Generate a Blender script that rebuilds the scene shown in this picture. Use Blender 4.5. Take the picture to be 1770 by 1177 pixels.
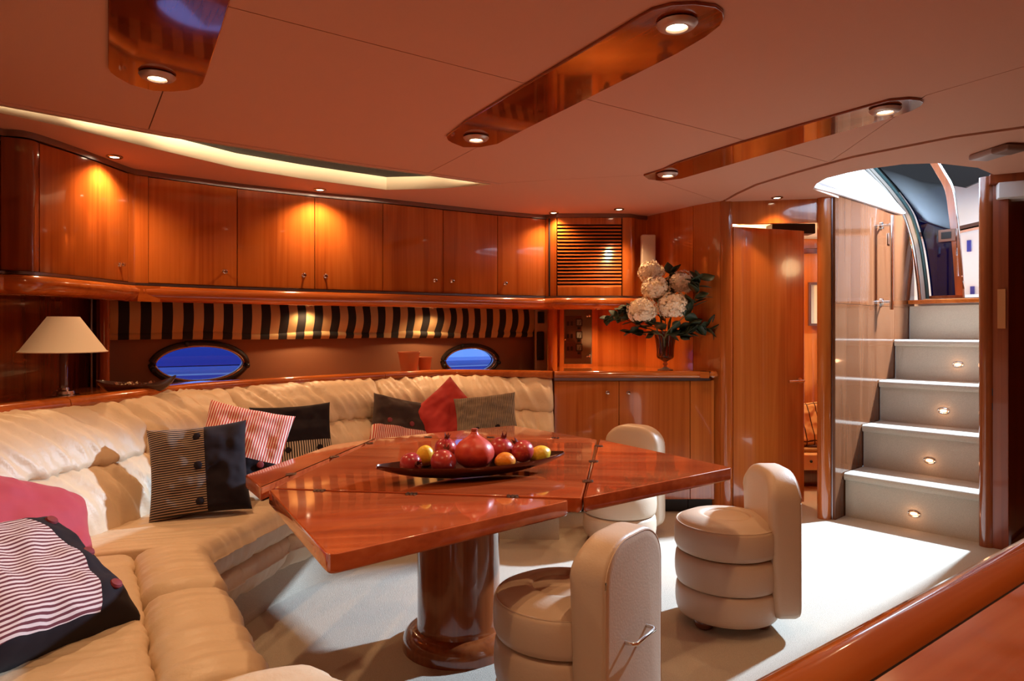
import bpy, bmesh, math, random
from mathutils import Vector, Matrix, noise
from mathutils.geometry import tessellate_polygon
random.seed(7)
for o in list(bpy.data.objects): bpy.data.objects.remove(o, do_unlink=True)
S = bpy.context.scene; C = S.collection
PI = math.pi
# ---------------------------------------------------------------- camera, world, daylight, exposure
F_PX, HOR, EYE = 1170.0, 571.0, 1.2
cd = bpy.data.cameras.new('camera'); cam = bpy.data.objects.new('camera', cd); C.objects.link(cam)
cam.location = (0, 0, EYE); cam.rotation_euler = (PI/2, 0, 0)
cd.sensor_width = 36; cd.lens = 36*F_PX/1770; cd.shift_y = -(588.5-HOR)/1770; cd.clip_start = 0.02
S.camera = cam
S.view_settings.view_transform = 'Standard'; S.view_settings.look = 'None'
S.view_settings.gamma = 1; S.view_settings.use_curve_mapping = False
S.view_settings.exposure = 0.0
w = bpy.data.worlds.new('world'); S.world = w; w.use_nodes = True
bg = w.node_tree.nodes['Background']; bg.inputs[0].default_value = (0.80, 0.88, 1.0, 1); bg.inputs[1].default_value = 1.2
S.cycles.use_denoising = True
S.cycles.max_bounces = 8; S.cycles.diffuse_bounces = 4; S.cycles.glossy_bounces = 4
S.cycles.transparent_max_bounces = 12; S.cycles.transmission_bounces = 6
S.cycles.sample_clamp_indirect = 4.0
S.cycles.caustics_reflective = False; S.cycles.caustics_refractive = False
def area(name, loc, aim, sx, sy, power, col, spread=180):
    d = bpy.data.lights.new(name, 'AREA'); d.shape = 'RECTANGLE'; d.size = sx; d.size_y = sy
    d.energy = power; d.color = col; d.spread = math.radians(spread)
    o = bpy.data.objects.new(name, d); C.objects.link(o); o.location = loc
    o.rotation_euler = (Vector(aim)-Vector(loc)).to_track_quat('-Z', 'Y').to_euler(); return o
DAY = (0.78, 0.88, 1.0)
area('daylight_over_companionway', (3.15, 4.85, 3.05), (1.6, 3.8, 0.0), 1.0, 0.8, 6, DAY, 120)
area('daylight_from_cockpit', (3.92, 4.93, 2.80), (1.5, 3.85, 0.0), 0.16, 0.16, 250, (.56,.77,1.0), 100)

# ---------------------------------------------------------------- materials
MATS = {}
def mat(name, col=(.5,.5,.5), rough=.5, metal=0, coat=0, emit=None, estr=0, trans=0, spec=.5, sheen=0, ior=1.45):
    if name in MATS: return MATS[name]
    m = bpy.data.materials.new(name); m.use_nodes = True; b = m.node_tree.nodes['Principled BSDF']
    b.inputs['Base Color'].default_value = (*col, 1); b.inputs['Roughness'].default_value = rough
    b.inputs['Metallic'].default_value = metal; b.inputs['Coat Weight'].default_value = coat
    b.inputs['Coat Roughness'].default_value = .04; b.inputs['Specular IOR Level'].default_value = spec
    b.inputs['Sheen Weight'].default_value = sheen; b.inputs['IOR'].default_value = ior
    b.inputs['Transmission Weight'].default_value = trans
    if emit: b.inputs['Emission Color'].default_value = (*emit, 1); b.inputs['Emission Strength'].default_value = estr
    MATS[name] = m; return m
def N(m, t, **kw):
    n = m.node_tree.nodes.new(t)
    for k, v in kw.items(): setattr(n, k, v)
    return n
def L(m, a, b): m.node_tree.links.new(a, b)
def bsdf(m): return m.node_tree.nodes['Principled BSDF']
def ramp(m, stops):
    r = N(m, 'ShaderNodeValToRGB'); e = r.color_ramp.elements
    while len(e) < len(stops): e.new(.5)
    for i, (p, c) in enumerate(stops): e[i].position = p; e[i].color = (*c, 1)
    return r
def wood(name, light, mid, dark, scale=(7,7,.55), rot=0, rough=.16, coat=1.0, bump=.0):
    m = mat(name, mid, rough, coat=coat)
    tc = N(m, 'ShaderNodeTexCoord'); oi = N(m, 'ShaderNodeObjectInfo')
    cb = N(m, 'ShaderNodeVectorMath', operation='SCALE'); cb.inputs['Scale'].default_value = 9.0
    cx = N(m, 'ShaderNodeCombineXYZ')
    for k in range(3): L(m, oi.outputs['Random'], cx.inputs[k])
    L(m, cx.outputs[0], cb.inputs[0])
    mp = N(m, 'ShaderNodeMapping'); mp.inputs['Scale'].default_value = scale; mp.inputs['Rotation'].default_value = (0, 0, rot)
    # rotate first, then stretch: two mapping nodes
    mr = N(m, 'ShaderNodeMapping'); mr.inputs['Rotation'].default_value = (0, 0, rot); mp.inputs['Rotation'].default_value = (0, 0, 0)
    L(m, tc.outputs['Object'], mr.inputs[0]); L(m, mr.outputs[0], mp.inputs[0])
    ad = N(m, 'ShaderNodeVectorMath', operation='ADD'); L(m, mp.outputs[0], ad.inputs[0]); L(m, cb.outputs[0], ad.inputs[1])
    n1 = N(m, 'ShaderNodeTexNoise'); n1.inputs['Scale'].default_value = 1.0; n1.inputs['Detail'].default_value = 3; n1.inputs['Distortion'].default_value = .6
    L(m, ad.outputs[0], n1.inputs['Vector'])
    # cathedral rings from the slow noise
    mu = N(m, 'ShaderNodeMath', operation='MULTIPLY'); mu.inputs[1].default_value = 26; L(m, n1.outputs['Fac'], mu.inputs[0])
    sn = N(m, 'ShaderNodeMath', operation='SINE'); L(m, mu.outputs[0], sn.inputs[0])
    m2 = N(m, 'ShaderNodeMapping'); m2.inputs['Scale'].default_value = (9, 9, 1.2) if scale[2] < scale[0] else (1.2, 9, 9)
    L(m, ad.outputs[0], m2.inputs[0])
    n2 = N(m, 'ShaderNodeTexNoise'); n2.inputs['Scale'].default_value = 1.0; n2.inputs['Detail'].default_value = 4; L(m, m2.outputs[0], n2.inputs['Vector'])
    a1 = N(m, 'ShaderNodeMath', operation='MULTIPLY'); a1.inputs[1].default_value = .055; L(m, sn.outputs[0], a1.inputs[0])
    a2 = N(m, 'ShaderNodeMath', operation='MULTIPLY_ADD'); a2.inputs[1].default_value = .42; L(m, n2.outputs['Fac'], a2.inputs[0]); L(m, a1.outputs[0], a2.inputs[2])
    a3 = N(m, 'ShaderNodeMath', operation='MULTIPLY_ADD'); a3.inputs[1].default_value = .58; L(m, n1.outputs['Fac'], a3.inputs[0]); L(m, a2.outputs[0], a3.inputs[2])
    r = ramp(m, [(.22, dark), (.5, mid), (.78, light)]); L(m, a3.outputs[0], r.inputs[0])
    L(m, r.outputs[0], bsdf(m).inputs['Base Color'])
    return m
WL, WM, WD = (.62,.18,.034), (.50,.125,.020), (.30,.055,.009)
W_V = wood('cherry_wood_vertical', WL, WM, WD)
W_DK = wood('cherry_wood_dark', (.16,.035,.010), (.10,.018,.006), (.045,.008,.003))  # much darker brown version of the cherry colours
W_H = wood('cherry_wood_along_hull', WL, WM, WD, scale=(.6,7,7), rot=-.6)
W_X = wood('cherry_wood_along_x', WL, WM, WD, scale=(.6,7,7), rot=.15)
W_T = wood('table_wood', (.58,.15,.048), (.42,.082,.024), (.23,.034,.010), scale=(.8,6,6), rot=.12, rough=.10)
W_C = wood('ceiling_inset_wood', (.36,.08,.018), (.22,.035,.008), (.10,.012,.003), scale=(.8,6,6), rot=1.0, rough=.08)
W_P = wood('post_wood', (.40,.11,.03), (.30,.07,.018), (.18,.035,.008))
def bumpy(m, scale, dist, detail=3, st=1.0, stretch=None):
    tc = N(m, 'ShaderNodeTexCoord'); n = N(m, 'ShaderNodeTexNoise'); n.inputs['Scale'].default_value = scale; n.inputs['Detail'].default_value = detail
    if stretch:
        mp = N(m, 'ShaderNodeMapping'); mp.inputs['Scale'].default_value = stretch; L(m, tc.outputs['Object'], mp.inputs[0]); L(m, mp.outputs[0], n.inputs['Vector'])
    else: L(m, tc.outputs['Object'], n.inputs['Vector'])
    bp = N(m, 'ShaderNodeBump'); bp.inputs['Distance'].default_value = dist; bp.inputs['Strength'].default_value = st
    L(m, n.outputs['Fac'], bp.inputs['Height']); L(m, bp.outputs[0], bsdf(m).inputs['Normal']); return n
LEATHER = mat('cream_leather', (.70,.54,.37), .45); bumpy(LEATHER, 60, .0015)
STOOL_L = mat('stool_leather', (.58,.43,.31), .42); bumpy(STOOL_L, 160, .0005)
CEIL = mat('ceiling_fabric', (.66,.35,.235), .8); bumpy(CEIL, 300, .0005)
CEILB = mat('ceiling_gap', (.10,.045,.03), .9)
CREAM = mat('cream_lacquer', (.80,.66,.48), .5)
CARPET = mat('carpet', (.62,.55,.44), .95, sheen=.2)
nn = bumpy(CARPET, 420, .004, 4)
rr = ramp(CARPET, [(.3, (.46,.38,.29)), (.7, (.68,.58,.46))]); L(CARPET, nn.outputs['Fac'], rr.inputs[0]); L(CARPET, rr.outputs[0], bsdf(CARPET).inputs['Base Color'])
CHROME = mat('chrome', (.80,.78,.76), .12, 1)
DCHROME = mat('dark_chrome', (.30,.27,.25), .2, 1)
STRIP = mat('brushed_strip', (.30,.26,.27), .3, 1)
BRONZE = mat('bronze_hinge', (.10,.05,.03), .35, .8)
BLACK = mat('black_plastic', (.012,.010,.010), .4)
VOID = mat('dark_blind', (.006,.004,.004), .8)
WHITE = mat('white_gelcoat', (.88,.88,.88), .35)
WHITEP = mat('matt_white_paint', (.75,.72,.68), .6)
TERRA = mat('terracotta', (.62,.22,.10), .7)
SHADE = mat('lamp_shade', (.92,.82,.66), .9)
HULL = mat('hull_lining', (.26,.115,.055), .6)
LAMPON = mat('lit_lens', (1,1,1), .5, emit=(1,.80,.52), estr=14)
STEPON = mat('step_light_lens', (1,.9,.8), .5, emit=(1,.48,.24), estr=5)
def glassy(name, tint, gl=.12, r=.02):
    m = bpy.data.materials.new(name); m.use_nodes = True; nt = m.node_tree; nt.nodes.clear()
    out = N(m, 'ShaderNodeOutputMaterial'); mx = N(m, 'ShaderNodeMixShader'); t = N(m, 'ShaderNodeBsdfTransparent'); g = N(m, 'ShaderNodeBsdfGlossy')
    t.inputs[0].default_value = (*tint, 1); g.inputs['Roughness'].default_value = r; g.inputs[0].default_value = (1,1,1,1)
    f = N(m, 'ShaderNodeFresnel'); f.inputs[0].default_value = 1.5
    L(m, f.outputs[0], mx.inputs[0]); L(m, t.outputs[0], mx.inputs[1]); L(m, g.outputs[0], mx.inputs[2]); L(m, mx.outputs[0], out.inputs[0]); return m
PGLASS = glassy('blue_tinted_porthole_glass', (.42,.60,1.0))
CLEAR = glassy('clear_glass', (.86,.84,.80))
NAVYG = glassy('navy_tinted_glass', (.03,.035,.16))
def stripes(name, c1, c2, per, duty=.5, axis=0, rough=.8):
    m = mat(name, c1, rough, sheen=.1); tc = N(m, 'ShaderNodeTexCoord'); sp = N(m, 'ShaderNodeSeparateXYZ'); L(m, tc.outputs['Object'], sp.inputs[0])
    a = N(m, 'ShaderNodeMath', operation='DIVIDE'); a.inputs[1].default_value = per; L(m, sp.outputs[axis], a.inputs[0])
    f = N(m, 'ShaderNodeMath', operation='FRACT'); ad = N(m, 'ShaderNodeMath', operation='ADD'); ad.inputs[1].default_value = 100; L(m, a.outputs[0], ad.inputs[0]); L(m, ad.outputs[0], f.inputs[0])
    g = N(m, 'ShaderNodeMath', operation='GREATER_THAN'); g.inputs[1].default_value = duty; L(m, f.outputs[0], g.inputs[0])
    r = ramp(m, [(0, c1), (1, c2)]); L(m, g.outputs[0], r.inputs[0]); L(m, r.outputs[0], bsdf(m).inputs['Base Color']); return m

# ---------------------------------------------------------------- helpers
def PX(px, py, z):
    d = (EYE-z)*F_PX/(py-HOR); return Vector(((px-885)/F_PX*d, d))
def PD(px, py, d): return Vector(((px-885)/F_PX*d, d, EYE-(py-HOR)*d/F_PX))
class MB:
    def __init__(s): s.v = []; s.f = []; s.mi = []
    def add(s, vs, fs, mi=0):
        n = len(s.v); s.v += [Vector(v) for v in vs]; s.f += [tuple(i+n for i in f) for f in fs]; s.mi += [mi]*len(fs); return s
    def box(s, c, size, rz=0, mi=0):
        x, y, z = [k/2 for k in size]; R = Matrix.Rotation(rz, 3, 'Z'); c = Vector(c)
        vs = [c + R @ Vector((a*x, b*y, d*z)) for a in (-1,1) for b in (-1,1) for d in (-1,1)]
        return s.add(vs, [(0,1,3,2),(4,6,7,5),(0,4,5,1),(2,3,7,6),(0,2,6,4),(1,5,7,3)], mi)
    def prism(s, loops, z0, z1, fr=None, mi=0):
        """loops: outer polygon + holes, in 2D; fr maps (x, y, h) to 3D"""
        if not isinstance(loops[0][0], (tuple, list, Vector)): loops = [loops]
        fr = fr or (lambda x, y, h: Vector((x, y, h)))
        flat = [p for l in loops for p in l]; n = len(flat)
        tri = tessellate_polygon([[Vector((p[0], p[1], 0)) for p in l] for l in loops])
        vs = [fr(p[0], p[1], z0) for p in flat] + [fr(p[0], p[1], z1) for p in flat]
        fs = [tuple(t) for t in tri] + [tuple(i+n for i in reversed(t)) for t in tri]
        k = 0
        for l in loops:
            m_ = len(l)
            for i in range(m_): a, b = k+i, k+(i+1) % m_; fs.append((a, b, b+n, a+n))
            k += m_
        return s.add(vs, fs, mi)
    def loftrings(s, rings, cap=True, closed=False, mi=0):
        n = len(rings[0]); vs = [p for r in rings for p in r]; fs = []
        m_ = len(rings)
        for i in range(m_ if closed else m_-1):
            for j in range(n):
                a = i*n+j; b = i*n+(j+1) % n; c = ((i+1) % m_)*n; fs.append((a, b, c+(j+1) % n, c+j))
        if cap and not closed: fs += [tuple(range(n-1, -1, -1)), tuple((m_-1)*n+j for j in range(n))]
        return s.add(vs, fs, mi)
    def lathe(s, prof, c=(0,0,0), n=28, M=None, mi=0):
        c = Vector(c); M = M or Matrix.Identity(3)
        rings = [[c + M @ Vector((r*math.cos(2*PI*j/n), r*math.sin(2*PI*j/n), z)) for j in range(n)] for r, z in prof]
        return s.loftrings(rings, mi=mi)
    def tube(s, path, r, n=10, closed=False, mi=0):
        path = [Vector(p) for p in path]; rings = []; m_ = len(path); up = Vector((0,0,1))
        for i, p in enumerate(path):
            a = path[(i-1) % m_] if (i or closed) else p; b = path[(i+1) % m_] if (i < m_-1 or closed) else p
            t = (b-a).normalized(); u = t.cross(up)
            if u.length < .05: u = t.cross(Vector((0,1,.01)))
            u.normalize(); v = u.cross(t); rr_ = r[i] if isinstance(r, (list, tuple)) else r
            rings.append([p + u*rr_*math.cos(2*PI*j/n) + v*rr_*math.sin(2*PI*j/n) for j in range(n)])
        return s.loftrings(rings, closed=closed, mi=mi)
    def sweep(s, path, prof, closed=False, mi=0):
        """path: 2D plan points; prof: closed list of (offset to the left of travel, z)"""
        path = [Vector(p).to_2d() for p in path]; rings = []; m_ = len(path)
        for i, p in enumerate(path):
            d1 = (p-path[i-1]).normalized() if (i or closed) else None
            d2 = (path[(i+1) % m_]-p).normalized() if (i < m_-1 or closed) else None
            d1 = d1 or d2; d2 = d2 or d1
            n1 = Vector((-d1.y, d1.x)); n2 = Vector((-d2.y, d2.x)); nn_ = (n1+n2).normalized(); k = 1/max(.4, nn_.dot(n1))
            rings.append([Vector((p.x+nn_.x*o*k, p.y+nn_.y*o*k, z)) for o, z in prof])
        return s.loftrings(rings, closed=closed, mi=mi)
    def ball(s, c, r, nu=16, nv=10, fn=None, mi=0):
        c = Vector(c); r = r if isinstance(r, (tuple, list)) else (r, r, r); rings = []
        for i in range(1, nv):
            th = PI*i/nv
            rings.append([])
            for j in range(nu):
                d = Vector((math.sin(th)*math.cos(2*PI*j/nu), math.sin(th)*math.sin(2*PI*j/nu), math.cos(th))); k = fn(d) if fn else 1
                rings[-1].append(c+Vector((d.x*r[0], d.y*r[1], d.z*r[2]))*k)
        return s.loftrings(rings, mi=mi)
def base(o, label=None, cat=None, group=None, kind=None):
    if label: o['label'] = label
    if cat: o['category'] = cat
    if group: o['group'] = group
    if kind: o['kind'] = kind
    return o
def wloc(p):
    v = Vector((0,0,0))
    while p: v += p.location; p = p.parent
    return v
def obj(name, mb, m, parent=None, local=False, bevel=0, seg=2, smooth=40, kind=None, label=None, sub=0):
    me = bpy.data.meshes.new(name); vs = mb.v; org = Vector((0,0,0))
    if not local:
        lo = Vector([min(v[k] for v in vs) for k in range(3)]); hi = Vector([max(v[k] for v in vs) for k in range(3)])
        org = Vector(((lo.x+hi.x)/2, (lo.y+hi.y)/2, lo.z))
    me.from_pydata([v-org for v in vs], [], mb.f)
    for mm in (m if isinstance(m, (list, tuple)) else [m]): me.materials.append(mm)
    for p, k in zip(me.polygons, mb.mi): p.material_index = k
    b = bmesh.new(); b.from_mesh(me); bmesh.ops.remove_doubles(b, verts=b.verts, dist=1e-6); bmesh.ops.recalc_face_normals(b, faces=b.faces); b.to_mesh(me); b.free()
    if smooth:
        me.polygons.foreach_set('use_smooth', [True]*len(me.polygons)); me.set_sharp_from_angle(angle=math.radians(smooth))
    o = bpy.data.objects.new(name, me); C.objects.link(o)
    if parent: o.parent = parent; o.location = org - wloc(parent) if not local else (0,0,0)
    else: o.location = org
    if bevel:
        bm_ = o.modifiers.new('bevel', 'BEVEL'); bm_.width = bevel; bm_.segments = seg; bm_.limit_method = 'ANGLE'; bm_.angle_limit = math.radians(35); bm_.harden_normals = True
    if sub: sm = o.modifiers.new('sub', 'SUBSURF'); sm.levels = sub; sm.render_levels = sub
    return base(o, label=label, kind=kind)
def empty(name, loc, label=None, cat=None, group=None, rz=0, kind=None):
    o = bpy.data.objects.new(name, None); C.objects.link(o); o.location = loc; o.rotation_euler = (0, 0, rz); o.empty_display_size = .05
    return base(o, label, cat, group, kind)
def clone(o, parent=None):
    c = o.copy(); C.objects.link(c); c.parent = parent
    for ch in list(o.children): clone(ch, c)
    return c
def lerp(a, b, t): return a+(b-a)*t
def cat_rom(pts, n):
    pts = [Vector(p) for p in pts]; out = []
    for i in range(len(pts)-1):
        p0 = pts[max(i-1,0)]; p1 = pts[i]; p2 = pts[i+1]; p3 = pts[min(i+2, len(pts)-1)]
        for k in range(n):
            t = k/n; out.append(.5*((2*p1)+(p2-p0)*t+(2*p0-5*p1+4*p2-p3)*t*t+(3*p1-p0-3*p2+p3)*t**3))
    out.append(pts[-1]); return out
def rring(cs, r, k=4, m=2, bulge=0):
    """ring of points: quad cs (3D) with rounded corners, edges bulged"""
    cen = sum(cs, Vector((0,0,0)))/4; out = []; n = len(cs)
    for i in range(n):
        p = cs[i]; a = cs[i-1]; b = cs[(i+1) % n]
        ra = min(r, (a-p).length*.48); rb = min(r, (b-p).length*.48)
        A = p+(a-p).normalized()*ra; B = p+(b-p).normalized()*rb
        for j in range(k+1):
            t = j/k; out.append((1-t)**2*A+2*t*(1-t)*p+t*t*B)
        E = b+(p-b).normalized()*min(r, (b-p).length*.48)
        for j in range(1, m+1):
            t = j/(m+1); q = lerp(B, E, t); out.append(q+(q-cen).normalized()*bulge*math.sin(PI*t))
    return out
def cushion(sections, r=.05, steps=24, bulge=.01, amp=.006, seed=0, fr=9.0, rend=.05, shear=.8, m=3):
    """lofted padded cushion through sections (lists of four 3D corners), gathered wrinkles, rounded ends"""
    n = len(sections); cols = [cat_rom([s[k] for s in sections], max(2, steps//max(1,n-1))) for k in range(4)]
    sec = [[cols[k][i] for k in range(4)] for i in range(len(cols[0]))]
    L_ = [0]
    for i in range(1, len(sec)): L_.append(L_[-1]+(sum(sec[i], Vector((0,0,0)))-sum(sec[i-1], Vector((0,0,0)))).length/4)
    tot = L_[-1]
    def at(d):
        d = min(max(d, 0), tot); i = 0
        while i < len(L_)-2 and L_[i+1] < d: i += 1
        t = (d-L_[i])/max(1e-6, L_[i+1]-L_[i]); return [lerp(sec[i][k], sec[i+1][k], t) for k in range(4)]
    ds = [rend*(1-math.cos(PI/2*j/5)) for j in range(5)]; ds += [rend+(tot-2*rend)*j/steps for j in range(steps+1)]; ds += [tot-rend*(1-math.cos(PI/2*j/5)) for j in range(4, -1, -1)]
    rings = []
    for d in ds:
        rg = rring(at(d), r, 4, m, bulge); cen = sum(rg, Vector((0,0,0)))/len(rg); e = min(d, tot-d); ins = 0
        if e < rend: ins = rend-math.sqrt(max(0, rend*rend-(rend-e)**2))
        out = []
        for q in rg:
            dr = q-cen; l = dr.length
            nv = noise.noise(Vector((d*fr+q.z*shear*fr*.3+seed*7.1, q.z*2.2+seed, (q.x+q.y)*.4)))
            nv2 = noise.noise(Vector((d*fr*2.3+q.z*shear*fr*.5+seed*3.3, q.z*4.1, seed)))
            wv = amp*(1-2.6*abs(nv))+amp*.5*(1-2.5*abs(nv2))
            out.append(cen+dr*(max(.02, (l-ins+wv)/l)))
        rings.append(out)
    return MB().loftrings(rings)
def V3(p, z): return Vector((p[0], p[1], z))

# ---------------------------------------------------------------- main plan lines
ZC = 2.05
u = Vector((.746, .666)); v = Vector((.666, -.746)); W0 = Vector((2.135, 4.36))      # companionway axis and its left wall
def ST(a, b=0): return W0+u*a+v*b
HO = Vector((-2.02, 3.89)); HD = Vector((.83, .557))                                  # hull wall line
def HP(t, o=0): n_ = Vector((-HD.y, HD.x)).normalized(); return HO+HD*t+n_*o
def Q(px, d): return Vector(((px-885)/F_PX*d, d))
CABPX = [(-60,2.70),(0,2.855),(51,2.905),(68,2.96),(136,3.17),(222,3.535),(232,3.575),(243,3.595),(256,3.62),(410,3.92),(544,4.165),(662,4.37),(766,4.60),(860,4.825),(943,5.00)]
CAB = {p: Q(p, d) for p, d in CABPX}

# ---------------------------------------------------------------- floor, ceiling
obj('floor', MB().box((.4, 2.3, -.03), (6.6, 8.2, .06)), CARPET, kind='structure')
def px_poly(pts, z=ZC): return [tuple(PX(a, b, z)) for a, b in pts]
near_edge = px_poly([(0,181),(140,207),(282,234),(440,258),(600,283),(766,306),(848,318)])
far_edge = px_poly([(0,193),(126,221),(255,253),(408,289),(520,307),(600,318),(668,327),(760,325)])
near_edge[0] = (-1.98, 2.50); far_edge[0] = (-2.02, 2.60)
RECESS = near_edge+far_edge[::-1]
arc = px_poly([(1405,325),(1412,315),(1430,306),(1465,297),(1500,290),(1560,282),(1620,280),(1690,288)])
HOLE = arc+[(2.70,3.74)]+[tuple(ST(1.1,.80)), (3.86,4.6), (3.86,6.2), (2.97,6.2), tuple(ST(1.34,-.30)), tuple(ST(.9,-.10)), tuple(ST(.4,-.03)), tuple(ST(-.1,0))]
outer = [(-2.75,-1.7),(3.65,-1.7),(3.65,5.2),tuple(ST(1.34,.85)),tuple(ST(1.345,-.34)),(2.95,6.35),(.9,6.35),(.2,5.75),(-2.75,5.75)]
outer = [(-2.75,-1.7),(3.9,-1.7),(3.9,6.35),(-2.75,6.35)]
ceil = obj('ceiling', MB().prism([outer, RECESS[::-1], HOLE[::-1]], ZC+.008, ZC+.05), CEILB, kind='structure')
# ceiling panels as pieces of the ceiling, seams are real gaps
def shrink(poly, g):
    n = len(poly); A = sum(poly[i][0]*poly[(i+1)%n][1]-poly[(i+1)%n][0]*poly[i][1] for i in range(n)); sg = 1 if A > 0 else -1; out = []
    for i in range(n):
        p = Vector(poly[i]); d1 = (p-Vector(poly[i-1])).normalized(); d2 = (Vector(poly[(i+1)%n])-p).normalized()
        n1 = Vector((-d1.y, d1.x))*sg; n2 = Vector((-d2.y, d2.x))*sg; m_ = (n1+n2)
        if m_.length < 1e-3: m_ = n1
        m_.normalize(); out.append(tuple(p+m_*g/max(.5, m_.dot(n1))))
    return out
def cpanel(poly, g=.0022): return obj('ceiling_panel', MB().prism(shrink(poly, g), ZC, ZC+.02), CEIL, ceil, smooth=0)
S1a = Vector((-.742,1.779)); sd = Vector((.8192,.5735))
def SS(p, q=0): return tuple(S1a+sd*p+Vector((-sd.y, sd.x))*q)
step = px_poly([(1246,349),(1272,334),(1306,318),(1374,297),(1476,269),(1646,235),(1770,218)])
s_end = None
def sproj(pt): d = Vector(pt)-S1a; return d.dot(sd)
s_end = SS(sproj(px_poly([(1421,283)])[0]))
crA = px_poly([(267,153),(255,216)]); crB = px_poly([(797,252),(735,287)])
def sproj(pt): d = Vector(pt)-S1a; return d.dot(sd)
pA, pB = sproj(crA[0]), sproj(crB[0])
recn = near_edge
iA = [p for p in recn if sproj(p) < sproj(crA[1])]; iB = [p for p in recn if sproj(crA[1]) < sproj(p) < sproj(crB[1])]; iC = [p for p in recn if sproj(p) > sproj(crB[1])]
cutA = px_poly([(255,229)])[0]; cutB = px_poly([(735,301.5)])[0]
cpanel([SS(-3.2), SS(pA), cutA]+iA[::-1]+[(-2.75, 2.0), (-2.75, -.5)])
cpanel([SS(pA), SS(pB), cutB]+iB[::-1]+[cutA])
sofB = px_poly([(940,312)])[0]; tip3 = px_poly([(1110,303)])[0]
pC = sproj(tip3)
cpanel([SS(pB), s_end, step[3], step[2], step[1], step[0], tip3, sofB]+iC[::-1]+[cutB])
cpanel([recn[-1], sofB, tip3, step[0], (1.5, 5.4), (1.2,6.3), (-2.75,6.3), (-2.75,2.0), (-1.98,2.50)]+[far_edge[0]]+far_edge[1:], g=.0015)
r2 = px_poly([(1600,165),(1770,115)]); rr2 = (Vector(r2[1])-Vector(r2[0])).normalized()
e2 = tuple(Vector(r2[0])+rr2*1.9)
cpanel([SS(-3.2), (-2.75,-.5), (-2.75,-1.7), (1.2,-1.7), e2, r2[0], s_end])
s_far = tuple(Vector(step[-1])+(Vector(step[-1])-Vector(step[-2])).normalized()*1.0)
cpanel([(1.2,-1.7),(3.9,-1.7),(3.9,2.4), s_far, step[-1], step[-2], step[4], s_end, r2[0], e2])
# entry part of the ceiling beyond the step, with the companionway opening
ent = [tuple(Vector(p)+Vector((.012,.010))) for p in step[:4]+[s_end]+step[4:]]+[tuple(Vector(s_far)+Vector((.02,.02))),(3.9,2.45),(3.9,6.3),(1.2,6.3),(1.5,5.4)]
obj('ceiling_panel', MB().prism([ent, HOLE[::-1]], ZC-.006, ZC+.02), CEIL, ceil, smooth=0)
# recess (skylight trough): cream side walls and dark blind over it
rec = empty('trim_1', (0,0,ZC), kind='structure')
def wall_loop(loop, z0, z1, th=.012, outw=1):
    return MB().sweep(loop, [(0,z0),(0,z1),(th*outw,z1),(th*outw,z0)], closed=True)
RA = sum(RECESS[i][0]*RECESS[(i+1)%len(RECESS)][1]-RECESS[(i+1)%len(RECESS)][0]*RECESS[i][1] for i in range(len(RECESS)))
obj('recess_side', wall_loop(shrink(RECESS, .003), ZC-.004, ZC+.072, .002, -1 if RA > 0 else 1), CREAM, rec, kind='structure', smooth=20)
obj('recess_blind', MB().prism(RECESS, ZC+.072, ZC+.08), VOID, rec, kind='structure')
lip = [Vector(p)+Vector((.5735,-.8192))*.045 for p in near_edge]; lip.append(Vector(near_edge[-1])+Vector((.05,.0)))
obj('recess_lip', MB().tube([V3(p, ZC+.001) for p in cat_rom(lip, 5)], .009, 8), CEIL, rec, kind='structure')
# small strip lamps hidden on the near inner side of the trough light its far side
for (ax, bx, e) in ((-1.05,-.35,5.0), (-1.75,-1.15,1.2)):
    pa = Vector((ax, 0)); 
def trough_lamp(p0, p1, power):
    p0 = Vector(p0); p1 = Vector(p1); mid = (p0+p1)/2; d = (p1-p0).normalized(); nrm = Vector((-d.y, d.x))
    l = area('trough_strip_lamp', V3(mid+nrm*.012, ZC+.014), V3(mid+nrm*.3, ZC+.20), (p1-p0).length, .012, power*2.0, (1,.78,.50), 80); return l
trough_lamp(near_edge[3], near_edge[4], 1.5)
trough_lamp(near_edge[4], near_edge[5], 1.6)
trough_lamp(near_edge[2], near_edge[3], 1.1)
trough_lamp(near_edge[0], near_edge[1], .12)
trough_lamp(near_edge[5], near_edge[6], .35)
trough_lamp(near_edge[1], near_edge[2], .4)
# wooden insets in the ceiling
ins1 = [(186,0),(186,60),(186,112),(190,120),(200,128),(225,142),(262,152),(300,154),(325,152),(345,146),(351,140),(360,116),(385,40),(397,0)]
ins1w = px_poly(ins1, ZC)+[(-.52,1.37),(-.44,1.20),(-.45,1.10),(-.52,1.02),(-.60,1.04),(-.68,1.14),(-.86,1.44)]
ins2w = px_poly([(771.6,233),(774,239),(780,243),(800,251),(831,251),(861.6,245),(906,221),(1007.7,170),(1170,88),(1221,58),(1245,39),(1252,27),(1250,15),(1238,6),(1204,1),(1160,3),(1127,12),(1103,25.5),(1007.7,83),(906,144),(804,207)], ZC)
ins3w = px_poly([(1112,301),(1120,307),(1144,310),(1178,306),(1272,278.6),(1408,238),(1544,199),(1578,187),(1591,180),(1597,173),(1591,169),(1571,167),(1537,170),(1476,187),(1374,216),(1272,246),(1170,279),(1144,291)], ZC)
for pl, lb in ((ins1w, 'broad glossy cherry wood panel set in the ceiling, near the photo top left corner'),
               (ins2w, 'long paddle-shaped glossy wood panel across the middle of the ceiling'),
               (ins3w, 'narrow pointed glossy wood panel in the ceiling nearest the stairs')):
    o = obj('ceiling_inset', MB().prism(pl, ZC-.010, ZC+.001), W_C, bevel=.004); base(o, lb, 'wood panel', 'wooden ceiling insets')

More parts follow.
